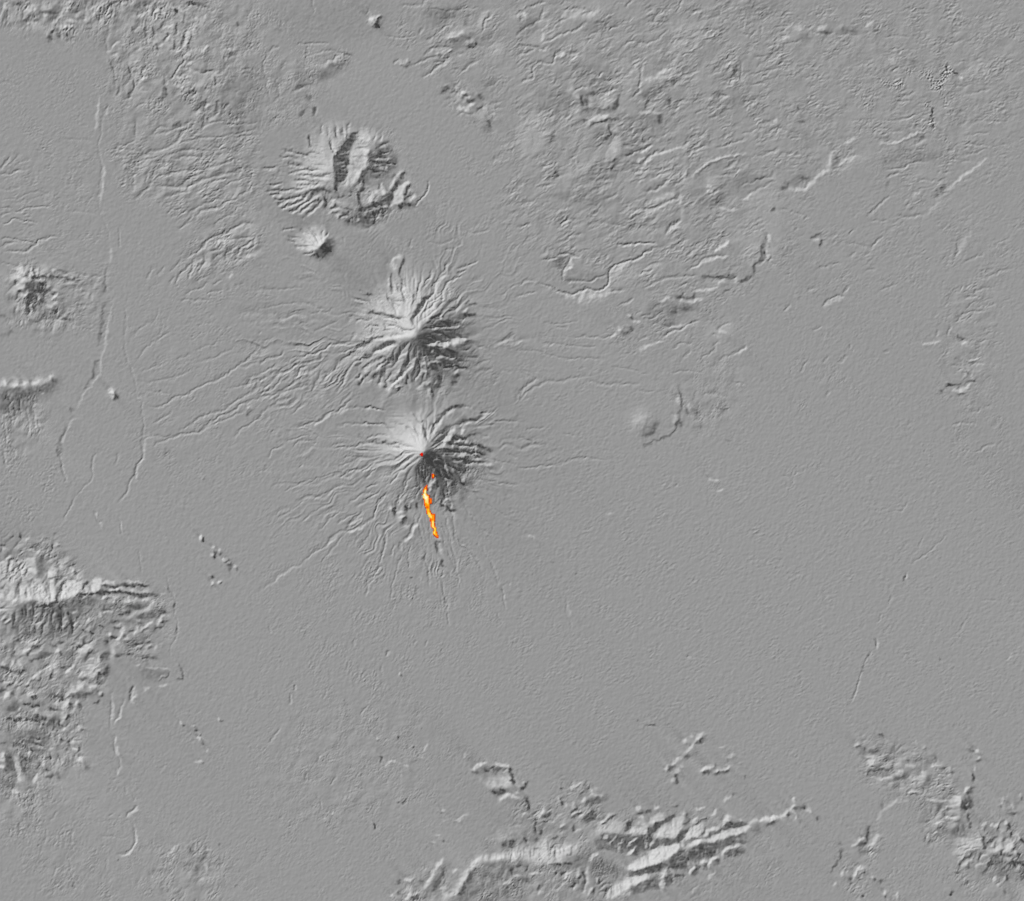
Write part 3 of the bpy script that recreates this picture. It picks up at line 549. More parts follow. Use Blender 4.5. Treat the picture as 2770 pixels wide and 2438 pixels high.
T3 = """
@G
v 4 2: 150,425 220,450 280,480 330,495 380,510 430,480 480,468 540,475 600,465 635,420 640,370 660,320 720,290 800,265 860,240 920,195 960,180
l 7 .3: 430,570 450,510 470,490; 640,470 600,510; 650,370 700,330 770,300; 340,510 400,540; 480,510 590,510
v 4 .8: 0,440 70,410 130,400; 20,30 90,20; 0,520 60,500 130,490
v 4 1.2: 330,410 420,415 500,410 560,390 630,370
l 5 .45: 378,255 365,320 320,345
l 12 -.2: 300,250; 290,290
v 4 1.1: 280,230 340,225 400,240 440,245; 180,270 270,250; 370,250 330,330 310,410
v 4 1.4: 690,160 770,158 850,148 960,155
v 4 .9: 1190,330 1250,300 1300,255 1390,240 1450,230
l 4 .3: 1205,335 1300,282 1380,252 1470,237
l 5 .4: 1370,205 1420,183 1470,137
v 5 1: 880,460 940,430 1010,400 1080,385 1170,380 1250,370; 870,330 920,300 980,290; 830,360 920,340
l 6 -.45: 1280,385 1400,387 1510,380; 1640,362 1652,300 1690,260 1700,200 1712,130; 1540,420 1640,370
l 5 -.45: 1722,250 1730,200; 1735,270 1770,250
l 5 .4: 1735,190 1735,250; 1400,430 1450,412; 1510,400 1520,420; 1740,110 1750,150; 1750,270 1775,250
v 4 1: 1120,450 1170,435 1230,450; 640,490 740,470; 720,580 800,540
l 4 .45: 1230,490 1300,475 1390,460
l 5 -.4: 1090,515 1150,530 1220,522 1240,500; 1130,520 1140,505; 1420,500 1460,470
l 6 .38: 1130,550 1200,560 1280,530; 1000,550 1060,530
l 10 -.22: 1090,620 1150,600 1220,600; 1000,710 1100,700; 1060,640 1110,620
v 4 1.4: 1010,800 1060,770 1140,745 1180,715 1260,690
l 4 .35: 1040,740 1150,720 1185,700; 850,890 930,850 1020,825
v 4 .8: 400,800 550,800 620,810 690,770; 880,680 960,660 1020,620; 940,610 1000,570; 860,660 930,640
l 8 -.4: 780,762 795,730; 740,770 760,770; 790,670 800,680
l 5 .35: 790,690 850,690; 690,740 720,760; 760,660 790,655; 690,770 650,800
v 4 .7: 1390,760 1430,720 1480,700; 1360,870 1400,830; 1450,940 1510,920 1590,860; 1150,950 1200,900; 1080,880 1130,850 1220,850; 1400,970 1450,930; 830,820 900,800; 1280,950 1360,900 1380,860; 1360,780 1380,790
l 6 .25: 1400,760 1460,770; 1540,910 1590,870
v 3 .5: 650,1010 760,1020 830,1040 900,1060; 1060,1050 1200,1040 1300,1050; 170,850 300,850 450,870 560,870; 320,960 450,950 580,960; 0,900 120,900 260,940 400,955; 180,700 300,710 420,690; 270,740 350,740
l 4 -.35: 1120,1150 1135,1220 1137,1290 1120,1370 1098,1440 1080,1470 1020,1500 950,1520
l 4 -.2: 950,1520 900,1552 860,1550
l 6 .2: 1110,1220 1115,1260; 1180,1260 1200,1310; 1100,1340 1090,1400
l 9 -.28: 965,1390 955,1450 920,1470 870,1495
l 34 .10: 850,1370
b 26 3: 870,1400
l 8 -.25: 1230,1320 1250,1330; 1180,1290 1175,1330; 1410,1310 1460,1310; 1120,1390 1130,1410; 1270,1430
v 5 1.1: 10,1210 40,1160 90,1120 140,1090
v 5 .7: 0,1250 60,1190 130,1150 200,1110 300,1110 420,1080 480,1080; 480,1100 600,1130 700,1130 850,1130; 1300,1200 1390,1190 1450,1220; 1390,1300 1470,1310; 1500,1120 1580,1130
v 3 .5: 0,1720 150,1700 260,1690 380,1650 490,1640 600,1655; 320,1475 400,1490; 0,1500 90,1520; 60,1450 190,1430; 850,1180 950,1180
l 4 -.3: 60,1510 100,1520; 1440,1500 1470,1530
l 4 .2: 80,1525 100,1525; 1440,1510 1470,1515
m 18 .06 -20 40: 150,100 1300,0 1799,100 1700,500 1500,800 1000,950 600,800 700,450 150,400
m 11 .06 -20 30: 600,450 1500,450 1500,800 1000,950 650,850
m 14 .09 i 25: 900,1150 1500,900 1600,1300 1350,1500 1150,1500 1100,1300
m 14 .05 5 50: 0,600 700,600 900,1000 0,1000
n 12 0.024 -10 50: 0,1000 900,1000 700,1799 0,1799
@H
v 4 1: 400,590 430,555 460,535 500,520 550,520; 545,490 575,450
l 5 .2: 420,600 460,560 540,535
v 4 .7: 1330,690 1380,640 1440,630 1530,620; 1270,790 1290,720; 1180,800 1210,760; 1480,850 1540,820
l 4 .3: 1090,855 1160,840 1230,825; 1400,970 1440,965 1480,940; 1460,1000 1520,990; 1420,1070 1440,1050; 1380,1060 1420,1030
l 6 .4: 1370,862 1400,830
l 4 -.42: 1250,1137 1300,1132 1360,1138; 1400,1110 1460,1105; 1420,980 1460,975; 1390,1045 1420,1050
l 5 .32: 1300,1165 1340,1180 1400,1150; 1400,1150 1420,1130
l 6 -.35: 1225,1175; 1350,1200 1370,1190; 1330,790 1380,820
v 4 .6: 1390,270 1450,255 1520,220; 1500,400 1600,360 1700,330; 1440,490 1540,460 1590,480; 1390,520 1480,520; 1300,1410 1380,1400 1470,1410; 1460,1600 1540,1560 1600,1540; 1330,230 1350,190; 1330,140 1345,200; 1400,600 1430,570; 1540,590 1600,570; 1520,1280 1560,1290; 1430,1330 1500,1300; 800,480 870,450 920,440; 300,480 350,450; 380,320 440,310; 440,300 520,290; 700,340 770,330; 620,210 590,240; 730,200 760,150 820,100; 510,980 570,930; 400,980 440,940; 240,1040 300,970; 420,1210 450,1180; 830,910 860,890; 590,850 600,900; 140,610 180,570; 330,760 390,730; 1320,950 1370,990; 1290,1000 1370,1000; 130,620 160,600
n 6 .16 i 5: 210,1270 280,1260 290,1290 230,1310; 280,1340 350,1300 340,1370
m 16 .09 -25 30: 1250,400 1650,400 1650,700 1550,1250 1250,1230 1230,700
m 15 .06 i 40: 1250,1250 1650,1200 1700,1750 1250,1700
m 13 .05 -70 40: 200,850 650,850 600,1200 200,1200
m 14 .05 -25 60: 0,0 1799,0 1799,500 1200,500 0,600
n 12 0.018 i 50: 0,500 1200,500 1200,1799 0,1799
@I
v 3 .8: 400,30 415,90 435,150 440,190 460,240 450,270; 510,390 500,430 470,470 445,520
v 3 .55: 650,60 640,190 640,240 590,300 540,350 510,390; 655,480 680,540 700,570; 830,530 850,640; 960,740 980,830 985,890; 1150,910 1180,1000 1220,1100 1210,1190 1235,1240 1230,1320 1180,1430 1180,1480; 540,360 570,380 575,410
l 3 .3: 840,540 848,600; 1225,1230 1240,1290; 665,490 672,500; 700,560 705,575
v 4 1: 990,20 990,100 950,150 940,220 900,260 880,330 860,370 820,400
b 4 2.2: 1400,657
l 4 .5: 1393,650
l 4 -.6: 1410,666; 1650,872; 1472,990; 1538,975
l 6 -.65: 1495,765 1495,790; 1580,850 1610,835
l 5 .5: 1472,775; 1545,800 1575,815; 1630,855; 1520,740; 1480,720; 1462,982 1480,960; 1525,960; 1590,830
l 5 -.5: 1540,770; 1560,825 1590,815; 1475,920 1480,935; 1595,870
f .17 10: 0,700 60,720 120,820 260,870 380,880 520,900 600,940 700,950 690,1020 560,1040 480,1080 390,1090 240,1100 90,1110 0,1150
v 4 .8: 1250,1540 1270,1600 1275,1640
v 5 2: 930,1690 910,1740 910,1790
l 5 .3: 950,1720 930,1780
m 34 .11 -40 25: 0,690 100,650 400,650 600,920 700,1100 700,1660 700,1799 0,1799
m 16 .12 i 22: 0,690 100,650 400,650 600,920 700,1100 700,1660 700,1799 0,1799
m 10 .09 i 22: 0,690 100,650 400,650 600,920 700,1100 700,1660 700,1799 0,1799
m 13 .10 -10 15: 690,980 1100,980 1200,1150 1150,1450 820,1480 700,1250
m 9 .08 i 15: 690,980 1100,980 1200,1150 1150,1450 820,1480 700,1250
n 14 .07 i 30: 0,0 300,0 500,200 0,650
@J
v 4 1: 1350,540 1360,600 1365,650; 1300,460 1345,490 1355,540
v 3 .8: 1400,700 1450,750 1520,810; 1360,650 1400,700; 1520,820 1550,870
v 4 1.3: 610,590 640,540 700,500 720,470; 750,540 790,520 820,440 850,390 900,360
v 5 1.05: 450,730 490,680 520,640 600,610 660,600 720,570 760,540
l 4 .3: 650,560 720,520; 620,615 690,600 740,560; 480,715 540,650
v 4 .9: 320,810 380,760 450,720; 560,240 620,200 700,180 780,130 840,100; 620,420 680,380 740,350 830,340; 550,160 640,130; 680,440 740,400 800,390; 740,240 800,160
v 5 .5: 0,1030 80,970 150,910 220,870 300,840 330,810
l 4 .2: 100,975 180,905 280,850
v 4 1.3: 870,600 880,680 860,760 850,830; 1075,560 1050,620 1020,660; 985,690 990,740
l 5 .5: 1098,550 1070,620 1050,660; 1010,690 1050,650
v 4 .9: 1000,780 960,850 960,880; 860,850 800,890 770,910; 770,920 750,1000; 890,600 930,560
l 4 -.5: 1230,690 1242,765; 1268,800 1282,855; 1230,680 1260,680
l 4 .4: 1255,685 1272,765; 1245,660 1260,665
v 3 1.1: 1280,970 1285,1040 1310,1110 1310,1160; 1280,880 1270,930; 1310,1170 1320,1260
v 3 .7: 1650,940 1665,980; 660,1360 660,1410; 1170,1370 1160,1400; 900,1440 890,1480; 850,1550 855,1590; 70,1270 90,1320; 220,1740 225,1799; 235,1650 250,1710
l 3 -.35: 1680,1000 1700,1060; 850,755 852,770; 870,660 875,690
l 3 .35: 1690,1000 1705,1080; 985,1600
l 3 -.5: 1030,825; 1060,930; 1140,800; 290,158; 1745,570; 990,1610; 1155,795
l 3 .4: 300,160; 1110,930 1130,950; 1150,965; 1750,980
n 16 0.030 -75 50: 400,600 1100,600 1000,1799 300,1799
m 15 .045 i 45: 220,650 1000,650 1500,750 1700,900 1650,1300 1100,1400 200,1300 150,1000
n 8 0.036 i 45: 220,650 1000,650 1500,750 1700,900 1650,1300 1100,1700 200,1700 100,1100
m 8 .06 i 25: 700,650 1400,750 1550,950 1350,1200 900,1150 600,900
n 9 0.024 i 60: 0,700 1799,700 1799,1799 0,1799
m 12 .07 -42 40: 350,50 1000,50 1100,300 900,500 500,600 350,350
m 9 .14 i 14: 1050,40 1480,60 1500,340 1300,450 1050,350
m 16 .04 -45 60: 0,0 400,0 500,700 0,1000
@K
n 11 0.024 -15 60: 0,0 1799,0 1799,1799 0,1799
n 13 0.024 -35 50: 500,400 1200,500 1250,1250 600,1350
v 3 .45: 0,185 150,160 260,155 380,120 490,105 620,118; 335,1090 345,1200 370,1240 375,1300
l 4 .3: 70,650 130,655; 620,490 640,485; 1330,250 1400,260; 1390,335 1420,325
l 3 -.4: 1098,283; 405,908; 1185,1475; 245,830
l 3 .5: 1107,295; 1192,1485; 1240,1655
l 5 .15: 350,1110 365,1200
n 6 .1 i 6: 1290,230 1400,250 1430,330 1300,290
n 7 .1 i 8: 320,950 360,960 350,990
n 8 0.024 i 60: 0,900 600,900 700,1799 0,1799
@L
n 11 0.021 -20 60: 0,0 1799,0 1799,1799 0,1799
v 3 .7: 985,900 970,950; 740,1440 715,1480 690,1540 670,1590 655,1650 630,1720 600,1799
v 3 .5: 880,1050 860,1120; 810,1190 780,1240; 765,1360 775,1430; 1000,840 1100,780 1200,700 1260,640; 1070,720 1095,650
l 3 -.35: 970,915 965,955; 768,1365 772,1410; 715,1470; 690,1550 672,1590; 1218,1500
l 3 .3: 990,905 980,935; 780,1370 785,1430; 1690,1490 1720,1460
v 3 .5: 120,230 180,240 200,290; 200,220 280,180; 880,460 940,470 990,410; 1670,1500 1750,1460; 1500,1090 1620,1090; 1340,1310 1400,1220
n 8 0.036 i 15: 1640,1450 1799,1440 1799,1500 1670,1530
n 14 0.030 -30 30: 100,180 350,180 350,300 100,300; 1300,0 1700,0 1700,330 1300,330
@M
l 8 .5: 80,1030 130,1040; 550,800 560,830
v 4 .7: 775,340 775,430 775,500 765,590; 865,400 835,470 815,530 785,570
l 4 .3: 787,420 785,540; 850,440 835,510 790,560; 930,380 930,430
v 3 .8: 800,640 795,720 820,780 835,850 820,900 800,920; 875,1010 880,1050; 925,1060 930,1100; 780,650 785,690
l 4 .3: 806,650 805,690; 830,870 815,915; 810,720 825,790
v 4 1.1: 960,1140 920,1170 890,1190 880,1215; 920,1250 935,1310 940,1370 920,1430 880,1460 820,1475
l 4 .3: 965,1150 920,1190 895,1210; 947,1330 945,1400 910,1460 830,1485
v 4 .6: 310,1400 330,1300; 350,1240 400,1180; 760,1210 790,1190; 500,1310 500,1420 520,1440; 210,1010 180,1050; 1060,1380 1080,1450; 480,1480 490,1580 520,1680; 750,1500 740,1580; 700,1340 830,1360; 360,1640 400,1560
l 4 .55: 1345,580; 1380,662 1390,675; 1527,535; 1255,552
l 4 -.55: 1366,608; 1412,700; 1541,546; 1280,575
l 4 .35: 1445,750; 1360,830 1410,828
l 4 -.4: 1412,840; 1350,592; 1395,645
l 9 -.28: 1440,1450 1390,1530 1350,1600; 1320,1440 1335,1460
l 5 .3: 1452,1440; 1190,1430 1240,1412; 1430,1540 1440,1580; 1210,1440 1160,1490; 1400,1650
l 3 -.5: 268,1410; 520,1380; 820,1515; 1050,1715; 1640,1700; 1530,1400; 500,1690
l 3 .4: 275,1415; 1060,1620; 1045,1720
m 18 .12 -55 40: 1050,1380 1500,1350 1600,1500 1500,1799 1000,1799
m 10 .08 i 40: 900,1350 1500,1350 1799,1500 1799,1799 900,1799
m 18 .08 -55 40: 0,1000 300,1100 600,1400 850,1799 300,1799 100,1400
m 9 .06 i 40: 300,1300 900,1300 900,1799 300,1799
m 26 .12 80 20: 0,380 480,380 600,600 620,860 480,900 350,1060 300,1100 300,1290 0,1310
m 14 .12 i 20: 0,380 480,380 600,600 600,860 480,900 350,1060 300,1100 300,1290 0,1310
m 9 .09 i 20: 0,380 480,380 600,600 600,860 480,900 350,1060 300,1290 0,1310
n 9 0.024 i 60: 700,500 1799,300 1799,1400 700,1300
m 12 .05 -30 40: 300,950 900,950 900,1300 300,1300
@N
l 5 .5: 1490,885 1530,852 1590,840; 1640,845 1740,860
l 6 -.4: 1490,900 1530,903; 1560,880 1600,897; 1620,870 1660,880; 1680,880 1640,910
l 5 -.75: 1745,870 1757,930 1780,985
f .35 5: 1600,950 1640,930 1760,930 1770,990 1600,1002
l 7 -.75: 1620,1030 1660,1047 1712,1025
l 7 .5: 1670,1102 1720,1062 1799,1082
v 4 1.2: 1600,890 1650,860; 1700,900 1730,880
l 4 .28: 1340,1240 1400,1230 1460,1190; 1230,1340 1262,1346; 1290,1180 1280,1150; 1420,800 1450,770
l 5 -.3: 1285,1385; 1270,1180; 1355,1245; 1200,1390
l 4 .35: 1210,1385; 1290,1240
f .15 8: 1640,1370 1700,1300 1760,1290 1750,1400 1640,1390
l 9 -.5: 1772,1375 1745,1430; 1720,1390 1700,1400
l 12 .5: 1799,1470 1740,1482 1640,1492 1540,1502 1480,1562 1420,1642 1375,1722 1290,1790
l 7 .55: 1277,1500 1232,1570 1192,1640 1150,1715
l 11 -.38: 1295,1560 1250,1660 1190,1750; 1500,1560 1430,1680 1390,1760
l 7 .42: 1120,1742 1060,1752 1010,1799; 1010,1640 1060,1660; 920,1740 930,1770; 1760,1640 1700,1690
l 8 .35: 1270,1700 1305,1760; 1340,1590 1390,1590
l 7 -.4: 975,1745; 1060,1780 1120,1770; 1130,1660; 1750,1570 1760,1610; 970,1650 975,1680
f -.14 14: 1500,1540 1799,1520 1799,1799 1350,1799
l 3 -.6: 845,800 848,822; 970,660; 1108,790; 1130,595; 600,405; 1020,1090 1000,1120; 798,1260 805,1290; 470,1250; 975,1105; 825,680; 1080,725
l 3 .5: 840,820; 978,225; 995,930; 520,1190; 335,890; 265,740; 460,1225; 430,790; 825,670; 1135,800
l 4 .3: 870,860 930,825 960,838; 1010,850 1050,860; 1150,760 1170,700; 1700,1490 1650,1500
v 3 .8: 220,380 222,430; 70,700 110,640 150,600; 330,900 320,970; 500,990 540,930; 400,1060 430,1120 440,1180; 660,1010 730,1020; 250,300 245,340; 700,500 760,440; 910,60 890,90
m 9 .08 i 60: 0,500 900,300 1250,500 1300,900 1100,1300 200,1400 0,1400
m 15 .05 i 60: 0,500 900,300 1250,500 1300,900 1100,1300 200,1400 0,1400
m 9 .10 i 20: 770,600 900,620 900,720 780,720
m 9 .10 i 20: 650,930 760,920 740,1040 650,1040
m 9 .10 i 20: 270,750 460,730 450,930 280,950
n 8 0.027 i 60: 0,0 1799,0 1799,1200 1200,1799 0,1799
m 16 .14 i 14: 1500,1540 1799,1520 1799,1799 1350,1799
m 14 .16 -60 14: 900,1740 1150,1560 1300,1540 1250,1799 900,1799
"""
T4 = """
@O
n 11 0.021 -20 60: 0,0 1799,0 1799,1100 0,900
l 7 .5: 1680,1237 1799,1215
l 7 .4: 1170,772 1200,732 1250,672 1285,620; 1060,850 1130,800; 1100,905 1145,850; 1080,950; 1040,880; 1180,670 1150,690
l 7 -.5: 1230,712 1270,682 1300,682; 1205,782 1160,800; 1050,892 1085,862; 1095,965 1110,912; 1130,870; 1110,970
l 6 .55: 1272,902 1300,877 1360,862
l 6 -.5: 1280,917 1335,897; 1370,917 1420,902 1472,897; 1370,860
l 6 .4: 1370,890 1440,885 1472,850
l 5 .22: 1460,800 1510,770; 1430,1110 1480,1060; 1200,640 1220,660
l 5 -.3: 900,575 960,575; 830,545; 1580,935; 1470,820; 1500,1060
l 4 .3: 920,585; 540,1010; 1400,730 1450,720
m 22 .10 -40 14: 0,1000 150,1080 380,960 620,1030 560,1230 700,1180 800,1250 500,1400 0,1450
m 11 .08 i 14: 0,1000 150,1080 380,960 620,1030 560,1230 800,1140 1450,1190 1600,1280 1570,1480 1250,1620 900,1799 0,1799
m 20 .06 -55 14: 560,1250 800,1150 1400,1200 1200,1400 800,1450 520,1420
m 16 .06 70 14: 700,1620 1100,1450 1600,1350 1580,1480 1300,1600 1000,1740 700,1740
m 18 .09 -75 16: 0,1550 600,1500 700,1650 650,1799 0,1799
m 16 .06 -50 30: 1000,1700 1799,1300 1799,1799 1000,1799
@P
n 11 0.021 -15 60: 0,0 1799,0 1799,1000 1400,700 700,600 600,1100 0,1100
l 7 .55: 0,1235 60,1217 120,1212 150,1182 180,1162 202,1122
l 5 -.65: 150,1202 175,1172
l 5 .4: 195,1170 212,1232; 190,1085 200,1110; 300,1160 310,1180
l 7 -.35: 0,1272 80,1242; 200,1165 270,1137; 265,1140; 365,1210 370,1240
v 3 .4: 655,260 630,330 600,400
l 6 .3: 630,712; 640,700; 1280,880; 1100,730; 1210,850 1180,840; 1050,690
l 6 -.4: 652,725; 990,822; 1300,902; 690,740; 880,870; 1440,910 1450,955; 845,820; 1110,740
l 5 -.35: 1400,740 1470,772; 1170,780 1190,822; 1490,822; 800,640 820,650; 1220,875 1260,880; 1000,840
l 5 .42: 1450,757 1492,760; 1480,802; 1455,880; 760,942 840,942 920,912; 1160,860
l 5 -.35: 780,882 860,882; 890,940 980,942; 720,760 800,760; 700,900 770,900
l 7 .38: 1010,952 1080,932 1112,902; 930,900 960,890; 690,790 760,800; 1000,850 1020,860; 720,840 760,820
l 7 .45: 640,1382 700,1362
l 8 -.65: 650,1417 690,1392 712,1342 712,1282
l 7 .38: 720,1422 760,1372 790,1332; 730,1470
l 5 -.32: 525,1430 515,1500 450,1612; 760,1440 740,1460; 525,1400
l 7 .22: 780,1232 830,1162 900,1112 1000,1092
l 9 -.22: 805,1152 812,1112; 650,1450 720,1450
l 5 .3: 590,1407 640,1397; 1650,1070 1640,1120; 1720,1120 1720,1150; 1770,1060
l 5 -.45: 1780,1085; 1650,1100; 1690,1190 1750,1190; 1640,1140
l 6 .45: 642,1580 600,1642; 540,1600 520,1620; 740,1637; 830,1740; 650,1790; 912,1730 912,1785; 680,1560 640,1570; 480,1680
l 6 -.5: 692,1602; 600,1672; 757,1652; 802,1662; 832,1772; 672,1770; 590,1640; 650,1650; 1290,1750
m 15 .16 -12 20: 640,700 800,680 1100,760 1300,900 1350,1080 1000,1080 700,950
m 14 .16 -30 20: 1100,1080 1350,1080 1420,1300 1250,1400 1080,1330
m 18 .09 -55 20: 1500,1220 1799,1200 1799,1799 1450,1799 1300,1500 1450,1350
m 10 .09 i 20: 1500,1220 1799,1200 1799,1799 1450,1799 1300,1500 1450,1350
m 16 .14 -50 14: 530,1540 700,1530 720,1690 540,1700
m 14 .12 -50 25: 880,1680 1799,1799 1299,1600 1799,1799
m 16 .10 -40 25: 600,1740 1000,1700 1050,1799 550,1799
m 16 .12 -40 16: 600,1350 800,1350 800,1490 560,1470
m 14 .05 -60 40: 850,1000 1300,1400 1300,1799 500,1799 600,1450 850,1250
n 9 0.024 i 50: 0,1200 1799,1000 1799,1799 0,1799
m 14 .14 i 12: 1620,1060 1799,1040 1799,1200 1640,1200
"""
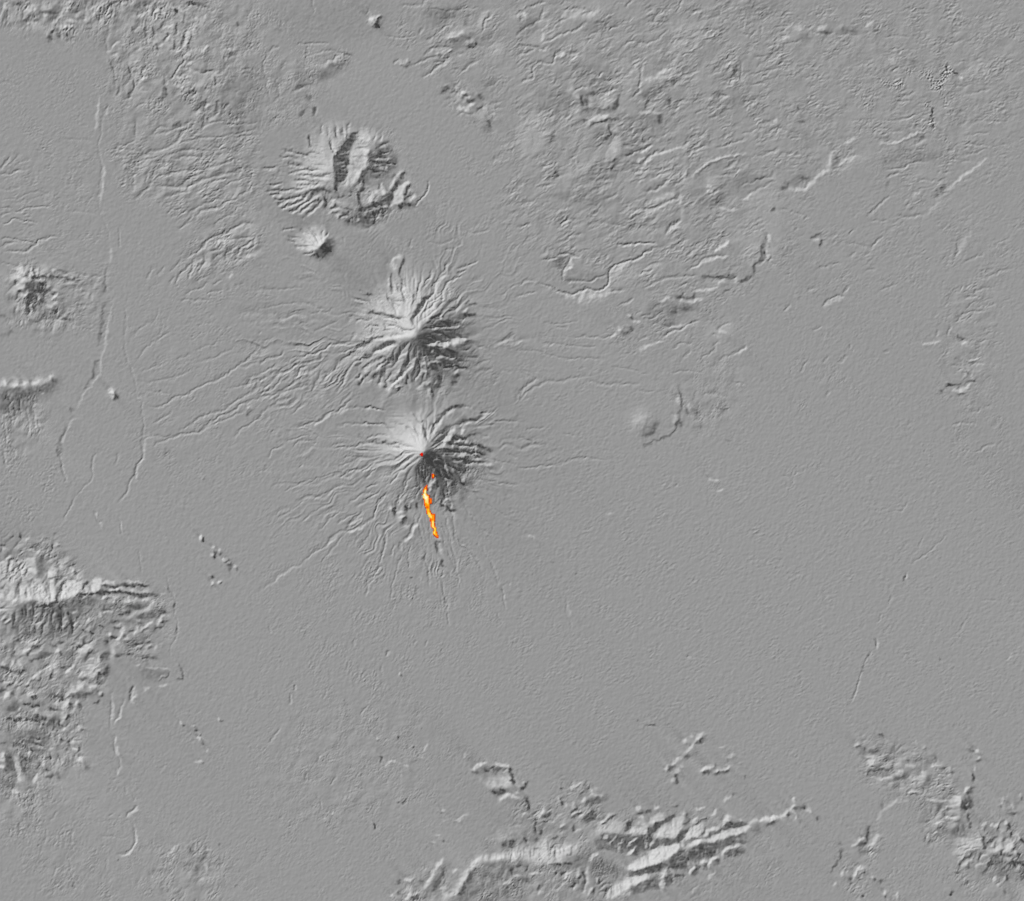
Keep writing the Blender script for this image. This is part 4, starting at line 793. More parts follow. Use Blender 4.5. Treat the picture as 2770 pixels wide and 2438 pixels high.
T5 = """
@g
f -.6 2: 700,100 690,200 650,300 600,380 590,520 560,640 530,780 470,850 440,900 400,1000 370,940 385,800 370,700 365,560 375,490 450,390 560,260 640,170
l 3 -.4: 700,110 560,260 460,380 375,490 370,700
l 5 -.5: 400,720 410,860 395,960
l 3 .4: 460,450 600,420; 440,560 570,540; 430,640 520,620; 480,740 520,700
f .3 3: 720,130 830,90 860,200 820,320 830,420 835,600 800,680 700,790 640,870 500,900 540,780 580,640 600,520 620,380 680,240
l 8 .35: 820,360 820,600 780,650; 740,690 640,840
l 5 -.2: 700,300 740,420 720,520
f .15 6: 830,90 960,130 1060,200 1100,240 960,300 880,400 850,330
v 2.5 1: 930,250 960,200; 1010,250 1050,210; 860,200 840,260; 760,300 780,250
f -.26 4: 860,420 960,320 1110,270 1190,370 1240,470 1270,560 1260,640 1160,690 1080,680 900,690 840,660 845,560
l 3 -.45: 930,360 1040,310 1130,290; 960,480 1080,410 1190,400; 960,490 1050,470; 900,550 1080,550 1240,490; 1080,580 1240,575; 850,650 950,680 1150,690
l 3 .5: 1050,440 1160,430; 1090,520 1200,510; 930,620 1030,600; 1110,620 1120,660; 1000,370 1110,330; 1090,600 1240,592; 940,520 1060,515; 1000,640 1080,650
l 8 -.5: 740,790 800,690 850,650; 700,840 740,790
f -.13 4: 850,700 1100,700 1150,760 950,780 830,830 760,780
l 3 -.35: 940,765 1080,725; 1170,775 1230,745
l 5 .4: 700,960 720,870 770,820; 700,1060 700,980
l 6 -.75: 790,820 790,880 740,960 725,1040 730,1110 740,1190
f .12 4: 800,880 1100,860 1150,980 1050,1080 850,1140 760,1100
l 6 .42: 1050,840 1040,960 1060,1000; 920,980 890,1060 850,1130; 1000,930 970,990; 1150,900 1200,820 1250,760 1310,680
l 4 -.35: 1100,900 1130,960; 1020,1060 1120,1010 1160,990; 960,1000 930,1060; 1010,860 990,930
l 7 -.85: 1370,700 1300,770; 1310,830 1250,860 1210,940 1180,1010 1150,1100 1125,1170
l 5 -.6: 1060,1120 1130,1060 1160,1010
l 6 -.85: 740,1220 850,1180 950,1150 1060,1130
f .5 2: 1260,900 1320,870 1420,840 1350,940 1330,1040 1340,1100 1260,1140 1160,1190 1140,1180 1190,1080
l 4 .4: 1330,880 1420,850
l 5 -.65: 1430,870 1380,960 1350,1020; 1290,1160 1340,1140; 1350,1090 1450,1010; 1410,1110 1420,1180; 1300,1180 1280,1160
l 5 .42: 1400,980 1440,930; 1430,1080 1520,1030; 1480,1060 1530,1020
v 3 2: 1670,830 1690,900 1650,1010 1560,1090 1510,1140
f -.35 4: 1340,1110 1420,1110 1500,1150 1400,1200 1270,1190
f -.36 5: 750,1230 950,1170 1150,1210 1100,1280 1000,1400 940,1440 720,1440 560,1400 520,1360 640,1320
l 5 .6: 870,1270 960,1200 1000,1170; 1050,1190 1120,1180; 690,1390 740,1330; 780,1290 850,1250; 960,1350 1030,1320
l 6 -.4: 900,1290 1050,1250; 930,1330 930,1400; 790,1320 830,1370
f .12 6: 300,1080 480,1050 700,1170 740,1230 560,1240 280,1280
l 4 -.55: 330,1190 420,1150; 340,1290 430,1260; 430,1330 520,1280 580,1260; 560,1380 640,1330
l 2.5 -.4: 400,1180 540,1190 690,1240
l 4 .42: 290,1260 380,1220 450,1200; 400,1310 470,1270; 320,1090 400,1080; 330,1160 380,1110; 500,1330 560,1310
l 5 -.6: 240,1040 270,1110 240,1210
l 7 -.7: 0,1040 80,990 200,940 260,950 330,980
l 4 -.4: 410,1050 530,1040; 590,1020 610,990
l 3 -.45: 0,670 140,655; 0,755 180,765 370,740; 0,820 180,825; 0,1110 160,1060; 0,1220 100,1140 230,1080; 60,1270 150,1170 230,1130
l 3 .32: 0,690 200,690; 0,790 350,790; 0,990 60,950; 0,1080 200,1010; 430,100 440,200; 370,350 400,400; 520,120 530,220
l 3 -.5: 400,60 410,240; 320,280 350,400 380,440; 480,100 480,200; 550,180 550,230; 20,190 60,360
@h
f .14 14: 350,300 700,-50 900,100 850,400 780,760 560,780 200,520
l 3 -.6: 625,0 640,150 670,300 690,400; 495,0 500,100 510,250; 430,290 470,370; 480,330 560,430; 590,170 600,230; 690,100 710,190; 865,190 855,320; 800,320 820,290
l 4 .4: 480,60 480,180; 540,180 550,270; 670,150 700,300; 890,230 900,380
l 6 -.95: 1040,290 960,370 900,450 830,560 790,640
l 4 -.5: 785,700 790,640
l 4 .5: 1060,320 980,430 930,520 920,560
f .25 4: 850,800 850,860 700,870 740,790 830,760 900,640 930,680
v 3 1.7: 1090,260 1080,190 1150,100 1230,20; 980,170 985,110 1050,60; 1150,300 1230,220 1300,130 1390,70 1500,30; 1050,400 1150,340 1240,250; 950,560 1050,470 1160,380; 940,660 1060,560 1200,440 1260,400; 1190,360 1240,340
l 4 .35: 1100,260 1130,190 1180,120; 1200,80 1300,30; 960,640 1060,540 1150,470; 1050,500 1120,430
l 5 -.7: 150,530 310,540 440,570 560,600 630,650
l 3 -.6: 500,620 560,680 620,740 680,800
l 3 .4: 520,620 600,680
l 3 -.5: 0,360 140,380; 110,290 230,295; 390,790 490,770; 140,740 330,720; 0,650 230,635; 760,770 840,745; 480,870 580,850; 0,1220 100,1180 200,1160 280,1130; 110,1150 250,1110
l 3 .3: 0,380 140,400; 150,760 330,740; 0,670 230,655; 400,810 500,790; 0,560 160,570
l 5 -.8: 0,1020 130,980 230,920 300,890 400,870
l 7 -.95: 220,1070 330,1040 420,990 490,960 560,970
l 6 .5: 220,1100 340,1080 460,1030 560,980; 250,930 400,910 560,880 750,870
l 4 -.55: 100,1330 200,1240 300,1180 430,1130; 0,1450 90,1400; 20,1290 90,1230; 270,1330 420,1210 560,1150 690,980; 370,1310 480,1220; 410,1590 460,1440 500,1380; 240,1420 340,1370; 330,1560 360,1400 430,1320; 500,1530 620,1420 720,1340; 560,1650 640,1560; 740,1400 710,1520; 50,1570 100,1450; 150,1430 200,1370
l 3.5 .42: 120,1360 230,1270 330,1200; 30,1470 100,1420; 290,1350 430,1230; 520,1540 640,1450; 420,1340 520,1230; 180,1530 260,1470; 350,1590 380,1440; 600,1200 680,1050; 20,1250 110,1200; 440,1560 490,1460
l 6 .6: 430,1610 560,1520 660,1430 740,1340 790,1280 840,1180 880,1090 930,1060
f -.16 8: 700,960 850,900 870,1000 830,1160 740,1290 640,1360 560,1330 600,1180
f -.14 8: 860,870 930,720 1050,660 1200,560 1400,480 1440,640 1500,740 1420,860 1380,900 1100,940 960,960
l 4 -.5: 1010,680 1120,600 1240,540; 1300,520 1380,480; 1530,410 1600,390; 1560,450 1700,420
l 4 .6: 1170,640 1220,580; 1500,540 1560,490
l 5 -.75: 1200,680 1260,670 1340,695 1440,680; 1500,620 1530,580 1600,575 1690,575
l 4 .42: 1380,710 1450,700; 1520,640 1560,610; 1480,690 1520,640
l 7 -.7: 980,960 1100,930 1240,910 1330,900 1390,850 1430,860 1500,890 1600,930
l 8 1.1: 1030,990 1150,980 1280,985 1350,960 1450,935 1540,930
l 3 -.4: 1050,780 1140,800 1230,820
l 3 .3: 900,930 900,980; 1060,760 1140,780; 1100,860 1200,850
f -.18 8: 960,1010 1300,1010 1420,1010 1430,1200 1200,1160 950,1130
l 4 .6: 1050,1080 1110,1090; 1130,1180 1200,1160 1290,1170; 1310,1190 1400,1170; 1000,1280 1060,1230 1130,1210 1200,1240; 950,1250 990,1250; 930,1350 990,1380
l 4 -.5: 1110,1150 1150,1130; 1330,1170 1350,1130; 1200,1260 1290,1290 1400,1290 1470,1310 1600,1300; 1010,1310 1080,1270 1150,1250
l 8 -.4: 1060,1310 1160,1330
v 2.5 1.2: 900,1220 920,1160 1000,1130; 930,1200 960,1150 1040,1150; 1220,1250 1300,1270 1400,1260
l 6 -.45: 1170,1410 1190,1520 1130,1600; 1370,1520 1410,1500; 1010,1530 1020,1600; 1350,1450 1440,1400; 720,1430 710,1520; 800,1450 810,1530; 1060,1590 1050,1750; 960,1370 930,1450
l 5 .5: 990,1530 1020,1500; 1040,1600 1040,1740; 560,1600 640,1550; 870,1600 950,1560; 830,1500 850,1440; 1380,1380 1440,1360; 1120,1560 1150,1500
@i
l 3 -.5: 30,110 150,110 300,150; 0,330 180,335 300,350 380,380; 0,620 60,620 140,590 250,600 350,570; 270,590 420,660 560,680; 410,600 480,610; 700,200 730,240; 730,260 800,320 870,310 900,340; 600,360 640,420; 700,420 780,470
l 3 .3: 30,130 150,130 300,170; 0,350 180,355 300,370; 0,640 140,615; 420,680 520,700; 380,400 430,460
l 6 -.75: 850,350 860,420 880,500 885,590
l 4 .4: 900,420 910,560
l 6 -.75: 960,470 980,390 1020,330 1080,260 1150,200 1180,160 1280,110 1380,85
v 3 1: 1380,90 1500,105 1520,150; 1640,200 1799,180
l 5 .42: 1000,500 1030,400 1080,320 1110,250 1190,190 1290,130
f -.45 4: 990,600 1040,540 1130,530 1180,560 1150,610 1060,590
f -.4 4: 1080,520 1100,440 1190,380 1300,370 1340,360 1230,410 1170,490 1140,530
l 5 -.5: 1350,360 1400,310 1500,285 1580,290 1700,290
l 5 .48: 1360,390 1430,330 1540,310
f .75 3: 1090,720 1100,620 1160,570 1180,490 1220,410 1300,400 1290,440 1230,510 1210,570 1150,640
l 7 -.9: 1230,540 1330,530 1440,550
l 4 -.4: 1440,540 1500,500 1570,480
l 5 .55: 1310,590 1420,590 1480,550; 1230,650 1310,600; 1380,480 1400,420
l 6 -.6: 1200,610 1280,580; 1340,630 1480,640 1610,640 1700,690 1799,710
l 4 .5: 1350,660 1480,665 1600,670
l 5 -.6: 1130,720 1300,700 1450,730 1540,750 1640,740 1750,780
l 4 .65: 1330,790 1450,770 1560,765 1640,760
l 4 -.55: 1240,840 1400,830 1500,840 1640,800
l 4 .5: 1540,830 1640,820; 1260,860 1400,855
l 4 -.6: 1430,880 1540,880 1600,880 1680,870
l 4 .5: 1440,910 1600,895; 1610,900 1799,910; 1000,680 1040,650; 1060,690 1080,640
f -.16 8: 900,720 1100,740 1200,740 1420,820 1430,980 1320,1060 1250,1250 1130,1130 1050,1030 960,1180 820,1040 690,1000 740,900 860,830
l 5 .75: 1150,880 1160,960 1190,1020; 1165,1080 1180,1130
l 4 .5: 1100,990 1110,1060; 1150,1260 1160,1350 1150,1480; 1130,760 1150,830; 1230,960 1260,1010; 1300,900 1340,940; 900,950 940,940; 820,980 860,1000; 1000,850 1040,830; 1020,960 1000,1000
l 5 -.5: 1160,1060 1240,1080; 1240,1100 1260,1180; 1130,1230 1150,1380; 1350,1080 1380,1140 1430,1180; 1030,1100 1040,1220; 1400,1010 1440,970
l 8 .8: 920,1270 960,1190 1010,1080
l 6 -.75: 860,1080 870,1190
l 5 -.6: 1110,1370 1100,1430 1130,1500; 1190,1520 1220,1540; 1250,1560 1280,1560
l 4 .55: 1240,1450 1250,1500; 1270,1590; 1160,1400 1210,1390; 1380,1110 1420,1150; 1200,1180 1230,1150
v 2.5 1.4: 400,1190 440,1120 510,1040; 590,1280 620,1150 700,1080; 200,1440 250,1380 340,1310; 500,1490 510,1340 530,1310; 740,1390 760,1320 830,1230; 640,1270 680,1240 790,1210; 170,1600 200,1490; 0,1400 120,1360 250,1300; 60,1230 200,1170; 0,1030 150,900; 60,1090 200,960
l 7 -.8: 450,1500 440,1620; 610,1480 590,1560; 600,1650 540,1740
l 7 .65: 380,1530 430,1500; 490,1600 560,1540; 500,1680 570,1620
l 4 -.6: 780,1430 740,1530; 620,1530 700,1500
l 4 .4: 600,1770 650,1740; 690,1430 710,1410
m 9 .08 i 12: 300,900 800,850 1000,700 1799,650 1799,1000 1500,1300 1200,1700 900,1300 700,1600 300,1700
@J
v 3 .9: 1130,480 1110,560 1130,640 1150,700; 1180,560 1200,640; 1290,480 1310,560 1330,640 1350,760 1370,840; 1060,700 1040,780 1050,860; 940,700 920,780; 1420,420 1470,500 1540,580 1620,640; 1480,330 1560,400 1640,460 1740,520; 1500,240 1620,270 1799,290; 780,600 740,680 700,740; 690,480 600,520 540,560; 560,470 480,540 420,600; 560,300 450,350 380,390; 540,200 420,240 330,290; 1280,640 1300,720 1340,800 1380,900 1400,1000; 1150,700 1160,820 1180,900 1190,1000; 830,860 780,960 740,1060; 960,880 930,980 920,1080; 1240,560 1300,620; 1550,720 1600,800 1640,880 1650,940; 1700,1070 1720,1150; 1660,1180 1690,1250
v 3 .6: 480,420 380,480 280,560; 400,240 300,270 180,330; 350,380 260,440 140,520; 600,620 520,720 420,840; 1400,560 1480,640 1560,760; 1060,1000 1080,1100; 1100,480 1080,560 1060,640; 860,420 800,520; 1540,500 1640,600 1740,700; 1460,100 1600,110 1799,150
"""
T6 = """
@e
f .35 3: 280,720 300,640 470,560 500,660 350,730
f .3 3: 130,700 240,690 250,860 100,880 0,860 90,780
f -.55 2: 280,780 400,700 520,650 600,600 660,600 600,680 480,730 400,820 350,860 300,920 260,850
f .42 3: 370,940 400,830 520,740 680,640 780,550 750,700 780,760 700,860 620,940 500,910
f -.5 2: 620,950 680,870 760,800 820,800 780,880 720,990 650,990
f -.45 2: 320,1000 400,950 600,930 640,980 560,1040 440,1060 330,1080
f -.36 3: 0,1000 140,890 300,890 350,920 270,1080 200,1120 0,1160
l 4 .65: 0,1010 60,960 140,920; 0,1140 70,1080 120,1030; 310,1040 350,960; 430,1050 480,1010; 240,1060 240,980
f .6 2: 0,1360 0,1290 200,1180 400,1060 600,1010 710,1020 700,1080 600,1160 460,1250 300,1310 100,1370
f -.48 2: 0,1390 180,1350 350,1290 480,1250 520,1300 460,1370 280,1410 100,1440 0,1440
f .5 3: -120,1520 0,1470 130,1460 290,1410 300,1460 190,1540 40,1580 -100,1700 -300,1760 -200,1600
f .55 2: 780,1070 860,990 960,950 1040,990 900,1020 830,1090
f .45 2: 790,860 860,760 1040,740 980,900 880,930 800,940
f .5 2: 980,900 1080,830 1120,780 1240,770 1320,700 1370,570 1390,680 1260,800 1150,840 1040,910
f -.35 2: 870,940 980,930 960,900 890,920
f -.35 2: 1100,860 1240,800 1300,830 1150,890 1010,920
f .5 2: 960,960 1200,890 1300,830 1470,790 1680,740 1620,820 1480,870 1360,910 1200,970 1050,980
f -.5 2: 1250,790 1310,730 1360,680 1480,690 1660,720 1620,770 1480,780 1330,830 1260,830
l 6 .5: 1670,730 1720,690 1799,660
f -.22 4: 1710,800 1760,770 1850,760 1850,830 1720,860
l 3 -.5: 900,740 1000,690 1120,640; 1050,830 970,900; 870,930 930,910
f .42 2: 880,730 890,640 960,620 900,720
l 5 -.42: 750,740 860,700 850,640; 820,580 820,640
l 4 .4: 1160,620 1230,520; 940,510 950,530; 990,520 1030,490; 1390,620 1430,640; 1540,650 1570,680; 740,970 770,930; 760,1040 770,960
f -.36 3: 840,1090 960,1010 1100,980 1250,980 1400,900 1640,850 1640,900 1480,940 1330,990 1240,1050 1200,1160 1060,1200 940,1240 820,1230
l 6 -.4: 1280,1060 1400,1000 1560,970 1640,980; 1060,1160 1150,1120 1230,1100
l 5 .6: 1300,1180 1340,1080 1410,1040 1550,1030
f -.32 3: 1340,1180 1400,1080 1600,1070 1620,1110 1480,1160
l 5 .65: 1130,1340 1150,1220 1230,1180; 850,1430 900,1310; 1010,1290 1030,1240 1090,1240
f -.28 3: 1170,1290 1190,1220 1280,1210 1260,1290
f -.4 3: 1030,1340 1040,1280 1120,1280 1110,1350
f -.42 3: 860,1440 920,1320 980,1300 970,1400
f -.36 3: 560,1240 680,1120 790,1090 830,1180 830,1340 780,1380 640,1350 590,1300
l 5 -.35: 570,1310 730,1290; 560,1310 560,1400; 1010,1040 1000,1100
l 3 .35: 700,1180 780,1150; 900,1100 960,1080; 1050,1060 1150,1040; 830,1240 850,1300
l 7 .6: 520,1370 450,1470 470,1540 470,1640
l 6 .35: 590,1350 620,1400
l 6 -.45: 630,1450 780,1440
f -.33 3: 500,1500 560,1430 620,1540 600,1580 500,1590
f -.36 3: 40,1690 60,1610 150,1560 300,1490 410,1490 440,1600 450,1650 300,1620 180,1680
l 4 .3: 1100,1500 1180,1400 1220,1370; 880,1680 950,1600; 160,1660 200,1600; 320,1600 330,1540; 0,1720 30,1650
l 5 -.5: 120,570 190,570; 230,570 310,540; 640,490 670,470
l 5 .42: 100,500 170,500; 150,640 220,640; 370,500 420,490
l 8 -.5: 0,780 30,690
@d
l 6 -.7: 160,240 200,200 240,140; 230,350 240,420 270,540
l 4 .4: 170,160 220,140; 60,290 120,280; 680,350 690,400; 770,440 800,480
l 7 .5: 480,530 410,620 380,640
l 6 -.5: 540,560 520,610 470,620
l 4 -.5: 350,650 360,740; 430,690 540,700; 350,760 340,860
l 5 -.5: 700,370 720,470; 705,230
l 6 .38: 870,250 900,190 1020,170; 1140,300 1200,330 1290,330; 1100,240 1130,260; 830,490 900,430; 1000,400 1040,370
l 5 -.3: 1050,240 1080,190; 980,310 1030,270
f -.3 5: 1050,400 1130,370 1260,360 1350,310 1330,360 1230,430 1130,470 1080,460
f -.35 4: 1000,700 1050,590 1130,540 1210,560 1200,640 1100,690
l 5 -.5: 830,590 870,540 940,500; 830,650 900,610 990,580; 880,740 880,810
l 5 .35: 980,640 1040,590; 860,590 940,560; 910,830 980,790; 1060,570 1110,530; 100,760 150,740; 170,600 220,560
l 6 .4: 690,780 760,710
l 5 -.4: 690,820 770,770; 590,920 680,880; 190,930 230,960; 400,870 430,810
l 4 -.55: 1280,740 1380,660 1470,590
l 5 .42: 1240,730 1340,630 1440,560
f .28 5: 1170,860 1230,740 1420,670 1500,680 1610,740 1570,860 1400,850
l 5 -.6: 1680,680 1640,770 1580,820
f .4 3: 1600,870 1690,770 1740,760 1730,820
f -.3 4: 1180,1010 1290,860 1420,860 1500,880 1590,870 1700,880 1799,900 1740,980 1600,1100 1450,1100 1200,1060
l 4 .6: 1370,1010 1430,940 1480,900; 1500,1000 1560,950; 1640,1060 1700,970 1760,930; 1620,1150 1720,1080; 1500,1100 1520,1060; 1330,940 1340,880
f .36 6: 0,1220 0,1090 100,1060 250,1030 330,1000 480,930 540,960 540,1050 660,1030 900,1000 920,1090 800,1160 700,1250 420,1280 200,1190
l 4 -.4: 520,960 530,1080; 560,1050 630,1040; 780,1160 860,1130; 340,1080 400,1050; 620,1120 640,1180
l 5 -.65: 560,1310 640,1290 700,1270
l 4 -.45: 740,1280 860,1270
l 5 .3: 560,1100 800,1060; 60,1130 60,1180; 850,1010 830,1060
f -.13 8: 560,1290 880,1270 1000,1300 940,1340 700,1340
l 5 .65: 1110,1240 1150,1190 1210,1120
f -.2 8: 940,1160 1120,1120 1200,1180 1500,1300 1560,1420 1300,1460 1100,1450 1080,1300 930,1240
l 6 .5: 1080,1320 1080,1480 1040,1640 1020,1700
l 6 -.55: 1010,1380 1030,1480; 1040,1500 1010,1650
l 5 -.45: 890,1550 850,1610; 970,1440 930,1560; 700,1440 760,1390; 640,1640 690,1580; 1250,1500 1240,1560; 1160,1620 1130,1700; 1330,1600 1320,1680; 380,1640 420,1580; 200,1380 250,1310; 630,1410
l 5 .4: 740,1470 820,1400 870,1360; 650,1660 700,1590 760,1550; 880,1620 950,1590; 920,1480 940,1380; 1200,1520 1220,1480; 1120,1600 1080,1720; 390,1700 440,1650; 280,1420 380,1390; 30,1460 140,1430; 610,1385
l 6 -.4: 30,950 20,1060; 220,950 230,1010; 340,960 400,940; 190,1480 280,1530; 100,1330 150,1290
m 10 .10 i 14: -400,900 600,850 1100,1250 1799,1300 1500,1799 -400,1799
@f
f .4 3: 830,330 920,330 920,460 840,440 790,420
l 5 .5: 970,280 1030,190
f -.5 3: 1000,320 1060,180 1100,200 1050,330
f -.5 3: 930,380 1050,330 1080,430 1070,520 1000,510 950,540
l 4 .8: 990,440 1010,440
l 6 -.6: 950,530 1000,490 1040,460
l 6 -.45: 1030,560 1020,680; 1060,700 1050,800
l 3 -.4: 1090,20 1100,130
l 4 .42: 660,540 720,490 850,470 920,470; 450,400 650,400 800,400; 690,640 900,630; 540,720 700,690; 200,300 330,270; 440,910 470,870; 540,860 580,840
f -.2 4: 580,460 700,450 620,600 560,620
l 4 -.35: 680,520 800,490; 560,780 660,770; 820,700 900,680; 200,320 340,290; 680,290 740,220; 480,1000 500,930; 410,960 420,900
f -.24 5: 800,880 830,800 930,780 1040,790 1010,880 900,890
f .26 6: 830,1000 880,930 1100,880 1200,930 1240,1020 1100,1060 950,1160 800,1140
v 2.5 1.2: 870,1060 1000,1030; 970,1090 1100,1060 1230,1045; 1120,940 1200,930; 860,1180 960,1160
l 5 -.65: 1200,860 1240,950 1260,1060; 1260,1050 1340,960 1430,900
l 5 -.5: 1100,1120 1000,1200 920,1260; 1200,1120 1160,1230; 1360,1220 1280,1330 1220,1420; 920,1260 900,1330; 1000,1350 1060,1290; 1370,1050 1410,970; 850,1400 900,1360
l 5 .42: 880,1230 960,1200; 920,1320 1000,1260 1080,1210; 1120,1320 1240,1260; 1300,1030 1360,1010; 1200,1200 1280,1160; 1300,1240 1320,1180
f .4 4: 1290,1100 1330,1020 1450,900 1500,880 1450,1120 1380,1120
f .5 3: 1500,1060 1560,950 1620,920 1640,1020 1600,1150 1520,1140
l 5 -.55: 1500,1100 1490,1130; 1500,960 1540,920; 1620,870 1620,920; 1570,700 1590,790; 1330,1080 1360,1000
l 4 -.4: 1410,820 1470,720 1510,670; 1250,800 1290,740; 1640,1090 1680,1030; 1560,810 1590,790; 1380,1060 1440,980
l 5 .42: 1390,780 1440,710; 1550,680 1560,740; 1220,740 1260,710; 1370,700 1370,800; 1650,1150 1690,1090; 1710,850 1740,950; 1480,850 1500,800
f -.36 5: 1320,1140 1500,1140 1540,1200 1480,1280 1400,1300 1300,1280
l 6 -.6: 1520,1160 1620,1160; 1570,1290 1660,1270 1799,1290; 1720,1200 1720,1130; 1770,930 1780,1000
f .32 4: 1560,1250 1540,1220 1600,1190 1620,1240
f -.26 10: 1460,1300 1799,1300 1799,1500 1600,1450 1500,1420 1400,1400
l 5 -.4: 1600,1420 1560,1500; 1760,1500 1799,1420; 960,1560 1040,1520; 780,1700 810,1670; 1520,1640 1540,1690
l 5 .4: 1430,1200 1480,1160; 1680,1360 1720,1330; 1500,1500 1540,1460; 1380,1500 1400,1470; 1450,1570 1490,1540
f .15 8: 1200,1640 1500,1600 1500,1660 1250,1680
f .2 8: 1740,1799 1760,1600 1799,1560 1850,1799
@a
l 4 -.45: 0,200 80,150; 0,280 40,230; 140,90 200,50; 270,20 290,100; 640,110 700,60 770,10; 0,690 70,640 110,570 200,520; 0,780 80,720; 400,230 500,180 570,200; 720,220 740,150
l 4 .42: 660,90 740,30; 20,270 70,220; 350,130 400,80; 400,260 480,240; 760,190 800,160
f -.36 4: 50,330 130,250 180,250 130,340 90,400 60,390
l 5 -.45: 90,460 150,400 200,330; 170,490 230,420; 240,520 270,470
l 5 .42: 100,390 160,320; 70,480 100,420; 190,480 250,430; 130,490 200,400; 0,440 40,430
f .25 4: 290,460 300,390 400,330 430,280 520,250 500,420 510,600 400,560 300,560
f -.35 5: 510,500 530,360 600,320 600,440 640,480 660,500 620,560 560,660 510,600
f .4 3: 640,590 680,480 740,440 780,540 770,620
f -.45 3: 770,620 800,560 890,530 830,620 790,720 770,720
l 3 -.35: 660,635 770,635; 760,480 800,500; 350,570 400,600
l 5 .35: 840,440 850,520; 660,690 740,690; 300,570 400,590
f .38 3: 500,940 470,820 560,740 700,720 770,740 780,900 760,960 660,990 560,960
l 4 -.4: 620,900 640,780; 560,800 540,900; 690,940 700,850
l 4 .3: 600,880 610,800; 740,900 740,800
f .22 4: 290,930 290,780 400,690 470,720 470,900 400,950
l 4 -.5: 190,940 210,880 230,780 300,640; 350,880 370,830
f -.32 3: 210,900 240,800 270,780 240,900
f -.32 3: 70,840 130,740 160,780 100,870
l 4 .42: 180,970 240,930; 100,900 160,830; 0,910 60,900
l 4.5 -.75: 790,960 790,860 840,770 900,690
f .42 2: 800,950 830,820 920,720 960,700 1060,660 1110,720 1130,820 1040,860 960,930 880,920
l 3 -.45: 850,900 850,820; 890,890 900,830; 1020,790 1010,700; 1060,640 1080,700
l 5 .42: 980,480 1000,540; 1080,610 1140,640; 1180,820 1220,790; 860,910 900,780
l 5 -.38: 990,470 1040,430; 1020,570 1060,560
f .42 2: 1270,820 1280,700 1320,620 1410,640 1390,760 1340,830
l 5 -.65: 1140,800 1170,740 1220,690; 1050,860 1200,860 1350,840
l 6 -.5: 1350,840 1430,820 1520,840
f -.32 5: 290,1030 390,1000 480,940 560,1000 640,960 700,990 780,960 640,1060 400,1100 300,1180
l 4 -.55: 520,1040 620,1000; 460,1060 480,1000; 290,1100 330,1060; 640,1030 780,960
l 4 .5: 400,1060 450,1030; 500,990 560,960; 640,990 700,960
f -.12 10: 200,1150 900,1040 950,1400 500,1450 200,1350
l 3 -.45: 830,1150 820,1350; 190,1110 190,1350; 560,1420 600,1390
l 6 -.45: 950,1080 950,1180; 980,1200 1000,1320; 1060,1200 1100,1140; 800,1040 860,1050
f -.2 6: 850,920 1050,880 1300,880 1360,1000 1100,1060 900,1050
l 5 .5: 870,1220 930,1210 900,1290; 1010,1130 1060,1090; 1020,1310 1060,1280; 500,1330 560,1300; 480,1270 560,1250; 1380,1100 1400,1180; 1240,1180 1230,1240; 840,1330 900,1290
l 4 -.65: 1000,1310 1020,1280; 1130,1350 1200,1380; 1400,1290 1430,1310; 1260,1410 1290,1420
l 4 .45: 20,1240 60,1150; 60,1270 160,1190; 0,1080 90,1080; 0,870 30,860
l 4 -.45: 70,1280 160,1230; 20,1270 80,1190; 0,1060 80,1060
l 5 -.5: 180,1540 280,1480; 150,1640 190,1570; 170,1490 230,1460; 370,1710 430,1620 460,1580; 1280,1640 1200,1720 1150,1790; 1090,1600 1200,1540; 800,1540 900,1530; 150,1720 220,1660
f -.38 3: 430,1620 440,1570 560,1530 520,1610
f .35 4: 340,1480 400,1470 420,1600 360,1700 250,1700 320,1600
l 5 .42: 440,1560 530,1500; 420,1700 560,1650; 1060,1560 1130,1500; 180,1520 250,1470; 780,1660 820,1640; 200,1640 240,1600
f .42 3: 1070,1650 1150,1590 1280,1570 1260,1630 1140,1700 1060,1780
f -.3 5: 860,1700 960,1660 1050,1680 1050,1760 900,1760
l 5 -.4: 700,1560 800,1600; 560,1750 640,1690 740,1680; 840,1650 850,1700; 400,1790 540,1760
@b
l 5 -.65: 220,320 370,350 500,330 640,330 800,325 890,345
l 6 -.65: 170,430 330,430 550,420 640,450 780,480 880,460 1010,470
l 6 .5: 320,390 420,390 530,370; 240,290 400,280; 620,390 700,400 760,430; 230,510 280,470; 320,480 440,480; 560,560 640,510 700,540; 780,540 880,530
l 4 .32: 560,280 780,280; 1060,450 1090,450; 780,420 880,420
f -.33 3: 570,600 740,600 860,570 890,600 830,640 700,660 600,640
f -.33 3: 200,600 300,640 410,650 380,680 240,670
l 5 .5: 250,700 400,680; 300,560 420,540
f .42 3: 500,770 620,740 700,690 860,630 900,580 960,530 990,540 930,620 900,680 760,720 620,790
l 4 -.5: 560,700 640,680; 500,740 540,730
f -.36 3: 640,760 900,720 1060,730 980,770 800,780
l 5 -.3: 1000,690 1160,680; 720,870 800,860; 360,830 480,840
l 5 .55: 980,870 1040,810 1100,740; 780,930 870,870 940,840
l 4 -.42: 1030,840 1160,820; 960,930 1100,910
l 3 .32: 690,800 800,830; 420,890 500,880
l 6 .55: 550,900 500,1000 440,1090
f .42 4: 350,1150 440,1100 460,1130 420,1220 400,1330 360,1330 370,1210
l 5 -.42: 400,920 520,910; 340,1060 460,1040; 510,1050 560,1020; 600,980 680,950; 780,970 900,930
l 5 .42: 680,1010 720,970; 320,1020 380,1020; 720,900 730,930; 560,1080 600,1040
f -.17 6: 560,1100 800,1020 900,1100 720,1180 560,1160
